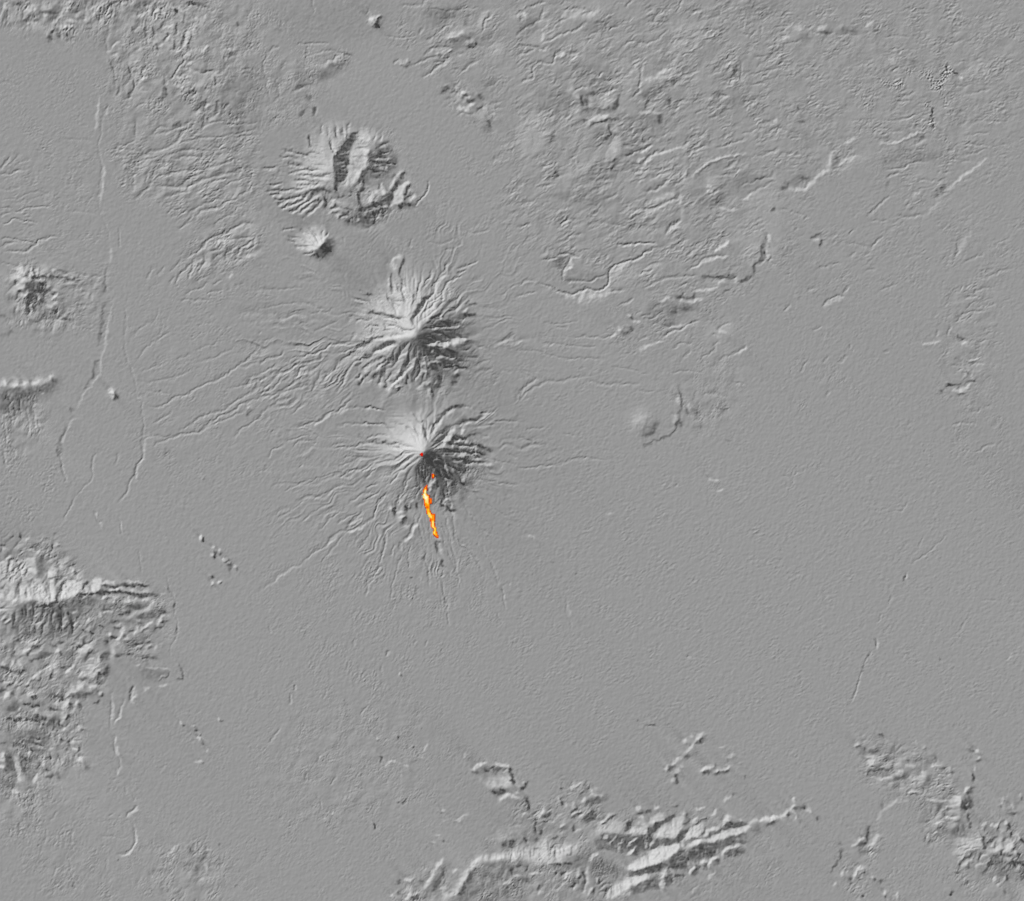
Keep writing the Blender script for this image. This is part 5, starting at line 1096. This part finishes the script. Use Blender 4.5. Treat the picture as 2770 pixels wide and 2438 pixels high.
l 4 -.35: 640,1170 800,1130; 860,1130 910,1110; 720,1220 820,1190; 880,1200 920,1190; 560,1100 640,1080
l 4 .36: 700,1200 800,1150; 830,1200 930,1140; 900,1070 850,1090; 960,1200 1000,1170
f -.45 4: 230,1260 330,1240 340,1320 280,1370 250,1370
l 8 -.5: 290,1080 300,1160; 320,1440 300,1520 270,1600; 180,1560 240,1560
l 6 -.4: 430,1310 540,1270; 570,1290 650,1300
l 8 -.25: 780,1330 1000,1330; 860,1370 870,1300
f .3 4: 20,1450 60,1360 150,1300 150,1560 80,1620
l 7 .42: 190,1300 190,1400; 190,1480 200,1540
f -.12 5: 740,1480 900,1480 1100,1490 1190,1550 1020,1640 960,1660 880,1660 800,1600
l 3 .28: 840,1480 1060,1480 1200,1510; 1010,1650 1120,1570
l 3 -.38: 1010,1660 1100,1600 1190,1550; 1330,1450 1380,1620; 1280,1620 1370,1640
l 4 .3: 820,1780 900,1740; 1050,1740 1120,1700; 720,1460 770,1430
l 3 -.32: 1280,820 1270,980; 1250,590 1240,660; 1160,350 1180,430; 640,1790 670,1740
@c
f .4 4: 600,170 660,70 760,20 770,100 680,160
l 5 .5: 440,290 520,230 600,180; 900,210 980,160 1010,100; 200,340 260,320; 330,380 400,340; 60,560 130,480; 80,340 120,330
l 5 -.55: 850,140 960,110; 80,400 150,360; 140,500 200,480; 350,400 400,370; 430,570 500,540; 700,290 715,220; 540,330 560,270
l 6 -.5: 0,130 120,140; 140,180 180,200; 220,240 250,200 380,180; 0,330 40,320; 20,460 70,450
l 8 .42: 410,430 440,540; 20,60 60,110; 170,90 160,40; 270,60 280,110
f .42 3: 880,520 1020,400 1080,330 1210,330 1150,420 1040,480 940,530
f -.42 3: 940,550 1060,490 1250,470 1400,430 1350,480 1200,560 1060,570
l 6 -.45: 1110,300 1200,280; 1300,290 1380,280; 1350,340 1400,340; 1380,540 1440,510
l 5 .45: 1370,500 1420,470; 1100,260 1200,210; 1200,380 1340,400; 980,760 1030,730; 1040,650 1100,600
f .5 3: 850,650 890,590 950,600 920,760 920,850 860,940 850,850
l 6 -.6: 980,620 970,700; 950,800 930,880; 1090,670 1150,640; 880,540 860,600; 750,530 840,540
l 3 -.35: 850,730 920,720; 860,790 920,780; 860,840 910,835
f .26 5: 540,820 640,700 830,740 790,800 640,830
l 4 -.5: 670,690 830,730; 330,640 430,630; 440,680 560,670; 1300,640 1390,600
f -.28 4: 80,680 250,670 240,740 120,740
l 6 -.55: 110,860 160,830; 190,860 300,850; 360,850 520,870; 560,850 650,850; 510,760 510,850; 820,940 840,860
l 5 .4: 250,820 290,780; 430,720 540,730; 750,640 800,620; 260,710 280,690
f .26 6: 230,1000 250,900 350,880 520,900 560,960 400,960 300,1000
l 4 -.8: 600,925
l 3 .6: 590,905
f -.17 8: 240,1050 600,1000 640,1100 620,1220 440,1260 260,1200
l 4 -.38: 490,1110 580,1120; 440,1170 620,1220; 400,1270 480,1280; 30,1200 70,1190; 190,1230 200,1190
l 4 .34: 450,1150 560,1140; 520,1260 640,1240; 680,1280 720,1260; 720,1020 760,1040; 200,1180 220,1130
f -.28 6: 640,830 800,830 830,960 780,1020 700,960
l 6 .42: 860,1010 900,980; 1070,980 1180,950; 990,1120 1020,1200; 1010,1260 1070,1280
l 6 -.42: 1130,1010 1180,980; 950,1150 950,1270; 1100,1230 1100,1300; 850,1140 860,1150
l 8 .5: 190,1340 230,1500 270,1560 260,1720; 0,1350 40,1330 40,1450
f -.34 4: 80,1460 100,1350 160,1360 200,1480 240,1640 180,1600 110,1540
f -.24 6: 280,1350 380,1360 460,1400 440,1560 320,1600 300,1500
l 7 .48: 580,1440 600,1480; 530,1620 490,1680 450,1740; 370,1330 420,1310; 0,1510 40,1520
l 6 -.45: 550,1440 540,1520; 680,1370 690,1390; 330,1400 360,1420; 640,1550 660,1560; 690,1660 720,1640
l 10 -.22: 800,1350 810,1370; 800,1620 810,1640; 1200,1520 1200,1540
f -.2 8: 0,1650 200,1640 150,1799 0,1799
@j
v 3 2: 640,450 635,500 590,560 575,600 545,630
f .09 10: 380,60 760,60 760,400 640,440 380,330
l 4 -.5: 20,70 80,20 100,10; 380,20 345,50; 400,220 390,300; 460,60 440,100; 490,160 430,250; 520,260 470,330; 580,180 570,330 560,400; 645,110 640,190; 650,260 620,380; 700,280 670,400; 590,80 570,130; 420,350 440,390; 340,510 310,560 305,610; 730,690 680,760 650,810; 640,590 600,615; 880,560 780,575; 760,730 700,760; 500,700 490,820; 1000,450 1035,420
l 7 -.5: 810,830 770,850 720,890
l 4 -.35: 200,530 215,600; 60,480 80,570 90,640; 240,640 230,720 170,800; 120,700 115,760; 340,220 350,290; 230,210 230,260; 640,10 700,35 750,25; 760,200 750,260; 830,780 790,900; 900,620 880,680; 920,800 880,900; 960,860 1010,820; 820,970 860,920; 550,1010 620,980; 30,840 10,880
l 5 .42: 390,120 450,60; 470,90 490,120; 590,50 640,100; 480,215 560,215; 530,280 500,330; 590,250 560,330; 680,260 640,380; 400,340 430,330; 440,370 480,350; 600,380 580,420; 640,520 700,500; 590,620 640,600; 590,690 650,710; 690,780 770,740; 730,910 790,890; 800,860 860,830; 840,370 780,410; 640,460 700,430; 1000,380 1020,420; 330,620 300,640; 340,560 310,600
l 4 .3: 40,410 60,400; 130,330 70,380; 250,250 300,230; 280,480 240,500; 120,440 60,440; 930,660 880,720; 960,200 940,240; 740,130 760,160; 830,120 810,160; 40,870 20,920; 480,730 440,760; 960,580 900,610; 850,960 900,930; 640,1000 600,1020
@a
f -.12 10: 190,1060 700,1020 900,1060 1000,1400 900,1500 560,1440 200,1420
f .1 8: 0,400 300,350 560,700 500,930 200,980 0,900
@b
f -.1 8: 200,500 880,560 1100,760 1000,900 560,860 240,780
@c
f -.1 10: 60,600 650,600 850,800 800,1050 640,1300 420,1600 60,1640 20,1200
@C
f .11 7: 90,290 210,100 230,180 180,290
f -.10 7: 0,140 110,110 150,180 60,260 0,230; 120,640 350,620 340,780 180,820; 740,800 990,790 980,920 780,940; 880,560 1010,600 1060,700 920,680
f .10 7: 300,80 550,10 560,90 480,140 330,130; 0,800 200,780 230,900 100,1080 0,1050; 860,540 1000,490 1100,470 1080,520 900,600
f -.09 7: 480,150 640,110 700,170 600,230 500,230; 370,420 540,440 690,540 600,640 450,560; 500,920 640,900 600,1000 510,1000; 540,1120 680,1120 640,1240 440,1240
f .09 7: 700,430 860,420 850,560 700,600; 320,1150 540,1100 500,1200 330,1230; 820,1240 960,1190 1080,1150 1000,1240 860,1300; 700,1480 1080,1360 1110,1400 900,1500; 1130,130 1300,180 1200,330 1050,300; 560,660 690,650 640,760 580,750
f .13 6: 600,1090 660,960 720,1000 700,1080; 1300,1240 1370,1240 1370,1340 1310,1330
f -.09 7: 720,1000 900,960 1000,960 800,1100; 1180,1300 1440,1300 1430,1400 1330,1460 1240,1400; 1400,1200 1560,1200 1700,1240 1560,1330; 260,1360 600,1330 640,1440 400,1420; 700,1500 900,1520 800,1580 640,1560
f .06 10: 1600,1330 1799,1330 1799,1799 1560,1799; 460,220 720,230 720,300 440,300
f -.07 8: 1340,690 1560,640 1620,760 1400,800; 1560,20 1799,0 1799,90 1600,120
@D
l 10 .25: 370,200 430,190; 700,180 740,160; 220,190 240,200; 120,270 170,250; 860,420 900,410
l 10 -.22: 400,230 460,220; 520,215 640,215; 760,200 800,225; 240,280 300,260; 1010,420 1050,430
f .09 7: 1400,430 1560,430 1600,500 1420,520; 640,1060 760,1060 620,1150 520,1180; 60,930 150,920 100,1000
f -.09 7: 840,1050 1100,1040 1250,1080 1250,1140 1000,1110 850,1150; 180,900 300,900 300,1000; 980,420 1080,440 1060,470; 1560,440 1640,480 1560,500
@G
f -.10 7: 240,240 360,250 350,330 270,330; 320,380 620,360 600,410 480,420 320,420; 900,560 1250,580 1200,640 900,700
f .10 7: 660,480 720,360 1000,290 980,330 760,400; 400,540 480,500 640,510 500,580; 1340,720 1480,690 1480,800 1380,800
@A
f -.09 12: 1500,560 1799,480 1799,900 1560,880
f .07 10: 870,380 1000,300 1000,700 900,640; 1200,480 1500,500 1480,620 1250,600
@B
f -.06 20: 60,0 800,0 820,250 200,300
f -.13 7: 1130,70 1420,50 1400,200 1200,160; 1320,275 1700,230 1500,310 1300,330
f .13 7: 1320,100 1430,80 1420,210 1310,270; 1600,300 1700,320 1650,390; 1740,90 1799,60 1799,140
"""

def resample(a, yi, xi):
    y0 = np.clip(np.floor(yi).astype(int), 0, a.shape[0]-1); x0 = np.clip(np.floor(xi).astype(int), 0, a.shape[1]-1)
    fy = (yi-y0)[:, None]; fx = (xi-x0)[None]
    y1 = np.minimum(y0+1, a.shape[0]-1); x1 = np.minimum(x0+1, a.shape[1]-1)
    t = a[y0]; b = a[y1]
    return (t[:, x0]*(1-fx)+t[:, x1]*fx)*(1-fy)+(b[:, x0]*(1-fx)+b[:, x1]*fx)*fy
def shift(a, dx, dy):
    X = np.clip(np.arange(NX)[None, :] + dx/G, 0, NX-1.001); Y = np.clip(np.arange(NY)[:, None] + dy/G, 0, NY-1.001)
    i = X.astype(np.int32); j = Y.astype(np.int32); fx = X-i; fy = Y-j
    return ((a[j, i]*(1-fx)+a[j, i+1]*fx)*(1-fy) + (a[j+1, i]*(1-fx)+a[j+1, i+1]*fx)*fy).astype(np.float32)
def integrate(S):
    ku = -(KX+KY)/math.sqrt(2)
    return ifft(1j*ku*fft(S - S.mean())/(ku*ku + 0.03*K2 + (2*math.pi/1800)**2))
def terrain():
    global HH, SL
    for part in (T1, T2, T3, T4, T5, T6): draw(part)
    # nothing in nature has an airbrushed edge: shake the traced shapes at two scales
    ax = noise(13, None, seed=31)*0.55 + noise(34, None, seed=32)*1.1; ay = noise(13, None, seed=33)*0.55 + noise(34, None, seed=34)*1.1
    HH = shift(HH, ax, ay); SL = shift(SL, ax*1.4, ay*1.4)
    SL *= np.clip(1 + 0.15*noise(14, None, seed=35) + 0.18*noise(40, None, seed=36), 0.1, 2.2)
    # volcanoes
    VOLC = cone('F', 1095, 790, 58, 104, 26, 3.0, 22, 110, 3, power=1.25) + cone('F', 1152, 1600, 60, 82, 24, 2.6, 16, 100, 9, power=1.2) \
         + cone('B', 560, 1230, 17, 85, 20, 1.2, 30, 90, 21, soft=25) + cone('B', 432, 1718, 15, 26, 12, 1.2, 6, 40, 31, soft=3) \
         + cone('E', 215, 470, 8, 40, 12, .8, 10, 50, 41, soft=10)
    # slope strips and facets facing the north-west light, integrated to one height field
    H2 = integrate(SL)
    H = HH + VOLC + H2
    H += apron('F', 1095, 790, 90, .17, 95, 520, ((168, 42), (215, 20)), 71) + apron('F', 1095, 790, 70, .10, 95, 400, ((350, 40), (300, 30)), 73)
    H += apron('F', 1152, 1600, 90, .135, 90, 470, ((160, 50), (100, 50)), 75) + apron('F', 1152, 1600, 70, .09, 90, 380, ((0, 60),), 77)
    # rain-fed gullies where the land is rough or steep
    rough = blur(RG, 10); rough = rough*np.clip(rough/0.16, 0, 1)
    cl = 3.0
    yi = np.arange(0, NY-1, cl/G); xi = np.arange(0, NX-1, cl/G)
    seedn = noise(26, None, seed=61)*0.55 + noise(48, None, seed=62)*1.3 + noise(90, None, seed=63)*2.2
    A0 = blur(H, 4) + seedn*rough*ERN
    h0 = resample(A0, yi, xi)
    h1 = erode(h0, cl, ERI, ERK, 0.04)
    d = (h1-h0).astype(np.float32)
    d = resample(d, np.arange(NY)*G/cl, np.arange(NX)*G/cl)
    gy, gx = np.gradient(blur(VOLC+H2, 14), G); steep = np.sqrt(gx*gx+gy*gy)
    M = np.clip(rough*7, 0, 1)+np.clip(steep*3-.15, 0, .9); M = np.clip(M, 0, 1)
    d -= blur(d, 45)*0.8
    H = H + seedn*rough*ERN*0.7 + d*M*ERM
    H = H + 0.55*(H-blur(H, 4.0))            # crisp creases
    # the lowland stays level between the mountains
    busy = np.clip(blur(np.abs(SL), 9)*10, 0, 1); gy, gx = np.gradient(VOLC, G)
    busy = np.maximum(busy, np.clip(blur(np.sqrt(gx*gx+gy*gy), 4)*14-1.1, 0, 1)); busy = blur(np.maximum(busy, np.clip(rough*8, 0, 1)), 6)
    near = 0
    for cx, cy, rad in ((1126, 907, 330), (1148, 1222, 340), (925, 480, 230), (868, 668, 160)):
        near = np.maximum(near, np.clip(2-2*np.hypot(xs[None, :]-cx, ys[:, None]-cy)/rad*0.75, 0, 1))
    for _ in range(2):
        gy, gx = np.gradient(H, G); sb = blur((gx+gy)/math.sqrt(2), 14)
        H = H - integrate((sb*near*np.clip(1-busy, 0, 1)).astype(np.float32))
    # shading tone curve worked into the shape: sunlit slopes steepened, shaded ones eased
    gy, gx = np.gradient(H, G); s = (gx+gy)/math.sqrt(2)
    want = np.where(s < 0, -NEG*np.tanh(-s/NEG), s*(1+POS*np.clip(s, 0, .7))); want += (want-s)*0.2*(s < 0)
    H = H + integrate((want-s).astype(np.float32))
    # faint pebbly ground everywhere
    k = np.sqrt(K2)+1e-5
    F = k**-2.0*np.exp(-(k*3.6/(2*math.pi))**2)*(1-np.exp(-(k*17/(2*math.pi))**2))
    n = ifft(fft(np.random.default_rng(5).standard_normal((NY, NX)))*F)
    H = H + n*(GRAIN/grad_rms(n))*(0.75+0.25*PATCHY)
    # outside the mapped sheet the land levels out
    ex = np.clip(np.minimum(np.arange(NX), np.arange(NX)[::-1])*G/65, 0, 1); ey = np.clip(np.minimum(np.arange(NY), np.arange(NY)[::-1])*G/65, 0, 1)
    w = (ex*ex*(3-2*ex))[None, :]*(ey*ey*(3-2*ey))[:, None]; z0 = float(np.median(H))
    return (z0+(H-z0)*w).astype(np.float32)
ERN, ERI, ERK, ERM = 3.4, 14, 0.05, 0.62
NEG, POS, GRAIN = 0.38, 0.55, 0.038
# ---------------------------------------------------------------- materials
def rock_material(name, base, var):
    m = bpy.data.materials.new(name); m.use_nodes = True
    nt = m.node_tree; b = nt.nodes['Principled BSDF']
    b.inputs['Roughness'].default_value = 1.0
    b.inputs['Specular IOR Level'].default_value = 0.0
    g = nt.nodes.new('ShaderNodeNewGeometry')
    n = nt.nodes.new('ShaderNodeTexNoise'); n.inputs['Scale'].default_value = 0.35; n.inputs['Detail'].default_value = 8
    r = nt.nodes.new('ShaderNodeMapRange')
    r.inputs['To Min'].default_value = base-var; r.inputs['To Max'].default_value = base+var
    c = nt.nodes.new('ShaderNodeCombineColor')
    nt.links.new(g.outputs['Position'], n.inputs['Vector']); nt.links.new(n.outputs['Fac'], r.inputs['Value'])
    for i in range(3): nt.links.new(r.outputs[0], c.inputs[i])
    nt.links.new(c.outputs[0], b.inputs['Base Color'])
    return m
GROUND = rock_material('grey_ground', ALB, 0.006)
def hot_material(name, hexcol, strength=1.0):
    m = bpy.data.materials.new(name); m.use_nodes = True
    b = m.node_tree.nodes['Principled BSDF']
    rgb = [int(hexcol[i:i+2], 16)/255 for i in (0, 2, 4)]
    lin = [((v+.055)/1.055)**2.4 if v > .04045 else v/12.92 for v in rgb] + [1]
    b.inputs['Base Color'].default_value = (0.01, 0.008, 0.006, 1); b.inputs['Roughness'].default_value = 0.9
    b.inputs['Specular IOR Level'].default_value = 0.0
    b.inputs['Emission Color'].default_value = lin; b.inputs['Emission Strength'].default_value = strength/(2**EX)
    return m

# ---------------------------------------------------------------- the land
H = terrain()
gy, gx = np.gradient(H, G)
NRM = np.stack([-gx, gy, np.ones_like(gx)], -1); NRM /= np.linalg.norm(NRM, axis=-1, keepdims=True)
COX = np.broadcast_to((xs*UNIT-138.5)[None, :], H.shape); COY = np.broadcast_to((121.9-ys*UNIT)[:, None], H.shape)
def height_at(px, py):
    u = (px-X0)/G; v = (py-Y0)/G; i, j = int(u), int(v); fu, fv = u-i, v-j
    return float((H[j, i]*(1-fu)+H[j, i+1]*fu)*(1-fv) + (H[j+1, i]*(1-fu)+H[j+1, i+1]*fu)*fv)

REG = np.zeros((NY-1, NX-1), np.uint8)
wob_x = noise(30, None, seed=8)*4; wob_y = noise(30, None, seed=9)*4
LANDS = [   # name, label, category, tile, outline
 ('mountains', 'rugged mountain block at the lower left edge, bright north-west faces above dark gullied slopes', 'mountains', 'I',
  '-230,640 60,640 200,540 260,560 420,600 560,700 560,860 720,920 1080,960 1220,1100 1220,1440 1180,1500 1290,1640 1170,1720 940,1730 900,1640 760,1640 740,1799 640,1920 640,2260 480,2300 380,2440 320,2680 -230,2700'),
 ('mountains', 'long mountain range along the bottom with two bright parallel crests', 'mountains', 'O',
  '-330,860 60,920 180,1060 380,960 640,1030 720,1140 1000,1120 1450,1160 1520,1220 1800,1190 1960,1060 2030,1160 1960,1260 1740,1310 1660,1400 1600,1500 1300,1650 1020,1740 960,2040 -900,2040 -900,1740 -560,1640 -520,1440 -420,1560 -200,1420 -120,1280 -260,1040'),
 ('mountains', 'craggy peak cluster in the lower right corner with a dark southern side', 'mountains', 'P',
  '620,690 740,640 1120,700 1220,780 1340,900 1440,860 1480,1040 1480,1200 1620,1180 1640,1050 2050,1030 2050,2040 1500,2040 1280,1640 1240,1420 1080,1280 1080,1110 740,1040'),
 ('hills', 'rumpled hill country filling the upper left corner', 'hills', 'A',
  '-230,-230 1900,-230 2000,330 2440,370 2380,480 2220,620 2180,860 1900,1060 1700,1450 1400,1600 1250,1580 1000,1410 760,1300 730,1000 720,640 640,340 520,300 -230,290'),
 ('volcano', 'collapsed volcano in the upper middle with a dark inner cliff and a bright central ridge', 'volcano', 'B',
  '420,840 560,820 700,870 900,930 990,1160 1060,1240 1200,1230 1210,1340 1110,1430 900,1500 860,1580 640,1590 440,1510 180,1500 60,1420 20,1300 160,1180 140,1040 330,1020'),
 ('volcano', 'smallest cone volcano, alone below the collapsed one, bright radial ribs and dark south-east face', 'volcano', 'B',
  '200,1620 340,1550 460,1560 540,1660 530,1740 440,1810 300,1800 180,1720'),
 ('volcano', 'big volcano cone without glowing pixels, deep gullies fanning out from a bright summit', 'volcano', 'F',
  '560,500 860,460 900,230 1040,220 1060,360 1300,300 1540,250 1560,600 1560,700 1540,860 1480,1050 1260,1250 1060,1230 860,1230 560,1160 560,980 250,960 480,850 620,780'),
 ('volcano', 'active volcano cone with red summit pixels and the glowing streak down its dark south side', 'volcano', 'F',
  '600,1290 700,1270 880,1290 1060,1260 1260,1275 1440,1270 1560,1320 1560,1440 1760,1600 1760,1720 1560,1860 1500,1960 1380,2040 1280,2220 1060,2180 860,2160 580,2200 600,2060 760,1900 560,1800 460,1580 540,1420'),
 ('mountain', 'isolated rough peak near the left edge, dark centre with small bright spurs', 'mountain', 'E',
  '50,290 200,280 420,320 560,370 620,460 540,600 420,680 300,720 180,690 60,560'),
 ('hills', 'steep scarp cut by the left edge, bright scalloped crest over dark gullied slope', 'hills', 'E',
  '-230,1060 60,1075 250,1085 360,1045 430,1080 390,1180 330,1230 330,1460 150,1660 -230,1640'),
 ('hill', 'tiny round hill alone on the plain east of the left valley line', 'hill', 'E', '745,1180 780,1150 820,1160 840,1200 810,1245 770,1245 745,1220'),
 ('hill', 'small knobbly hill near the top edge, north of the smooth basin', 'hill', 'B', '755,120 800,90 850,95 870,150 840,210 790,215 755,170'),
]
for k, (_, _, _, tile, outline) in enumerate(LANDS):
    P = pts(tile, outline)
    i0, i1, j0, j1 = window(P, 12)
    i1 = min(i1, NX-1); j1 = min(j1, NY-1)
    m = inside(P, xs[None, i0:i1]+wob_x[j0:j1, i0:i1], ys[j0:j1, None]+wob_y[j0:j1, i0:i1])
    REG[j0:j1, i0:i1][m] = k+1

def link(me, name):
    o = bpy.data.objects.new(name, me); scene.collection.objects.link(o); return o
def sheet(name, m):
    jj, ii = np.nonzero(m)
    a = (jj*NX+ii).astype(np.int64)
    q = np.stack([a+NX, a+NX+1, a+1, a], 1)          # counter-clockwise seen from above
    used, inv = np.unique(q.ravel(), return_inverse=True)
    nv = len(used)
    co = np.stack([COX.ravel()[used], COY.ravel()[used], H.ravel()[used]*UNIT], 1).astype(np.float32)
    nr = NRM.reshape(-1, 3)[used].astype(np.float32)
    faces = inv.astype(np.int32)
    if name == 'ground':                             # carry the plain on, level, far beyond the sheet
        ring = np.concatenate([np.arange(NX), (np.arange(1, NY)*NX+NX-1), ((NY-1)*NX+np.arange(NX-2, -1, -1)), (np.arange(NY-2, 0, -1)*NX)])
        base = np.stack([COX.ravel()[ring], COY.ravel()[ring], H.ravel()[ring]*UNIT], 1)
        zmid = float(np.median(base[:, 2])); n = len(ring)
        r1 = base*[1.5, 1.5, 0]+[0, 0, zmid]; r2 = base*[9, 9, 0]+[0, 0, zmid]
        ext = np.vstack([base, r1, r2]).astype(np.float32)
        i = np.arange(n); j = (i+1) % n
        f1 = np.stack([i, j, n+j, n+i], 1); f2 = f1+n
        faces = np.concatenate([faces, (np.vstack([f1, f2])[:, ::1]+nv).ravel().astype(np.int32)])
        co = np.vstack([co, ext]); nr = np.vstack([nr, NRM.reshape(-1, 3)[ring], np.tile([0, 0, 1], (2*n, 1))]).astype(np.float32)
    me = bpy.data.meshes.new(name)
    nf = len(faces)//4
    me.vertices.add(len(co)); me.vertices.foreach_set('co', co.ravel())
    me.loops.add(len(faces)); me.loops.foreach_set('vertex_index', faces)
    me.polygons.add(nf); me.polygons.foreach_set('loop_start', np.arange(0, nf*4, 4, dtype=np.int32))
    me.polygons.foreach_set('use_smooth', np.ones(nf, bool))
    me.update(calc_edges=True)
    me.materials.append(GROUND)
    me.normals_split_custom_set_from_vertices(nr)
    return link(me, name)
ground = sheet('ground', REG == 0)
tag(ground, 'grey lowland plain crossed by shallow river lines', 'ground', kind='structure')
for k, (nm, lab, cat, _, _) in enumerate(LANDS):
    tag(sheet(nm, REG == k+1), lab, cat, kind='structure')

# ---------------------------------------------------------------- the glowing lava
HEAT = {'x': ('dull_red', 'A81400'), 'r': ('dark_ember', 'D43400'), 'd': ('summit_red', 'E01A00'), 'R': ('ember', 'EC5000'), 'O': ('orange', 'FF7208'),
        'A': ('amber', 'FF9C06'), 'Y': ('yellow', 'FFC624'), 'L': ('pale_yellow', 'FFE070'), 'P': ('straw', 'FFF0A4'), 'W': ('white_hot', 'FFFBE2')}
HM = {k: hot_material('lava_'+n, c) for k, (n, c) in HEAT.items()}
def lava_part(name, cells, parent, origin, lift):
    """cells: {(col,row): heat}; square cells of three map pixels laid on the slope, with real thickness"""
    ox, oy = origin
    V, F, M, idx = [], [], [], {}
    kinds = sorted(set(cells.values()))
    def vert(c, r, top):
        k = (c, r, top)
        if k not in idx:
            px, py = ox+3*c, oy+3*r
            z = height_at(px, py) + (lift if top else -0.6)
            idx[k] = len(V); V.append((px*UNIT-138.5, 121.9-py*UNIT, z*UNIT))
        return idx[k]
    for (c, r), h in cells.items():
        mi = kinds.index(h)
        F.append((vert(c, r, 1), vert(c, r+1, 1), vert(c+1, r+1, 1), vert(c+1, r, 1))); M.append(mi)
        for (dc, dr, a, b) in ((-1, 0, (0, 0), (0, 1)), (1, 0, (1, 1), (1, 0)), (0, -1, (1, 0), (0, 0)), (0, 1, (0, 1), (1, 1))):
            if (c+dc, r+dr) not in cells:
                F.append((vert(c+a[0], r+a[1], 1), vert(c+a[0], r+a[1], 0), vert(c+b[0], r+b[1], 0), vert(c+b[0], r+b[1], 1))); M.append(mi)
    x = sum(v[0] for v in V)/len(V)
    me = bpy.data.meshes.new(name)
    px0, py0, pz0 = parent.location
    me.from_pydata([(v[0]-px0, v[1]-py0, v[2]-pz0) for v in V], [], F)
    for k in kinds: me.materials.append(HM[k])
    me.polygons.foreach_set('material_index', M)
    me.update()
    o = link(me, name); o.parent = parent
    return o
def lava(name, label, group, origin, rows, split):
    cells = {}
    for r, row in enumerate(rows):
        for c, ch in enumerate(row):
            if ch != '.': cells[(c, r)] = ch
    cs = [c for c, r in cells]; rs = [r for c, r in cells]
    px, py = origin[0]+3*sum(cs)/len(cs), origin[1]+3*sum(rs)/len(rs)
    e = bpy.data.objects.new(name, None); scene.collection.objects.link(e)
    e.location = (px*UNIT-138.5, 121.9-py*UNIT, height_at(px, py)*UNIT)
    tag(e, label, 'lava', group)
    for pname, kinds, lift in split:
        sub = {k: v for k, v in cells.items() if v in kinds}
        while sub:                                   # every separate pool of one heat is a part of its own
            todo = [next(iter(sub))]; pool = {}
            while todo:
                c = todo.pop()
                if c not in sub: continue
                pool[c] = sub.pop(c)
                todo += [(c[0]+i, c[1]+j) for i in (-1, 0, 1) for j in (-1, 0, 1)]
            lava_part(pname, pool, e, origin, lift)
    return e
#        abcdefghijklmno   (three map pixels per letter)
FLOW = """
....R..........
...rO..........
..rAr..........
..OAr..........
.rYLr..........
.OLP...........
.OPP...........
..LL...........
rLWLO..........
.LWPYOr........
.LPWPLR........
.LPWWLR........
.rLWPLORR......
..OLPLrOO......
..OLLLrOO......
..OLLLrOO......
..OAYLORR......
..rAAYA........
..rAAAA........
...AOOA........
...rORA........
....AAA........
....AYY........
....RYAR.......
....RYYO.......
....rYLYr......
.....YLLORRR...
......LLYAAR...
......YLLAAR...
.......YLAAR...
.......RAAAR...
.......ROOAR...
.......rOYYr...
........OLL....
........RLLr...
........OLLr...
........OLLR...
........RLLO...
.........OLYO..
..........rLY..
...........YY..
..........rYY..
..........YLAR.
..........YLAO.
..........RYYA.
...........rAAR
............rOO
.............rR
""".strip().split('\n')
PARTS = (('hot_core', 'WPL', 0.8), ('molten_band', 'YA', 0.7), ('cooler_margin', 'ORrdx', 0.6))
G3 = 'glowing lava on the active volcano'
lava('lava_flow', 'long glowing yellow and orange lava streak running down the dark south side of the cone', G3, (1141, 1312), FLOW, PARTS)
lava('lava_patch', 'tiny orange glowing patch on the dark slope just above the long streak', G3, (1168, 1282), ['dO.', 'RAx', 'RA.', 'dr.'], PARTS)
lava('lava_vent', 'tiny pure red glowing spot at the summit of the cone', G3, (1135, 1225), ['.dd', 'xdd', '.dd'], PARTS)
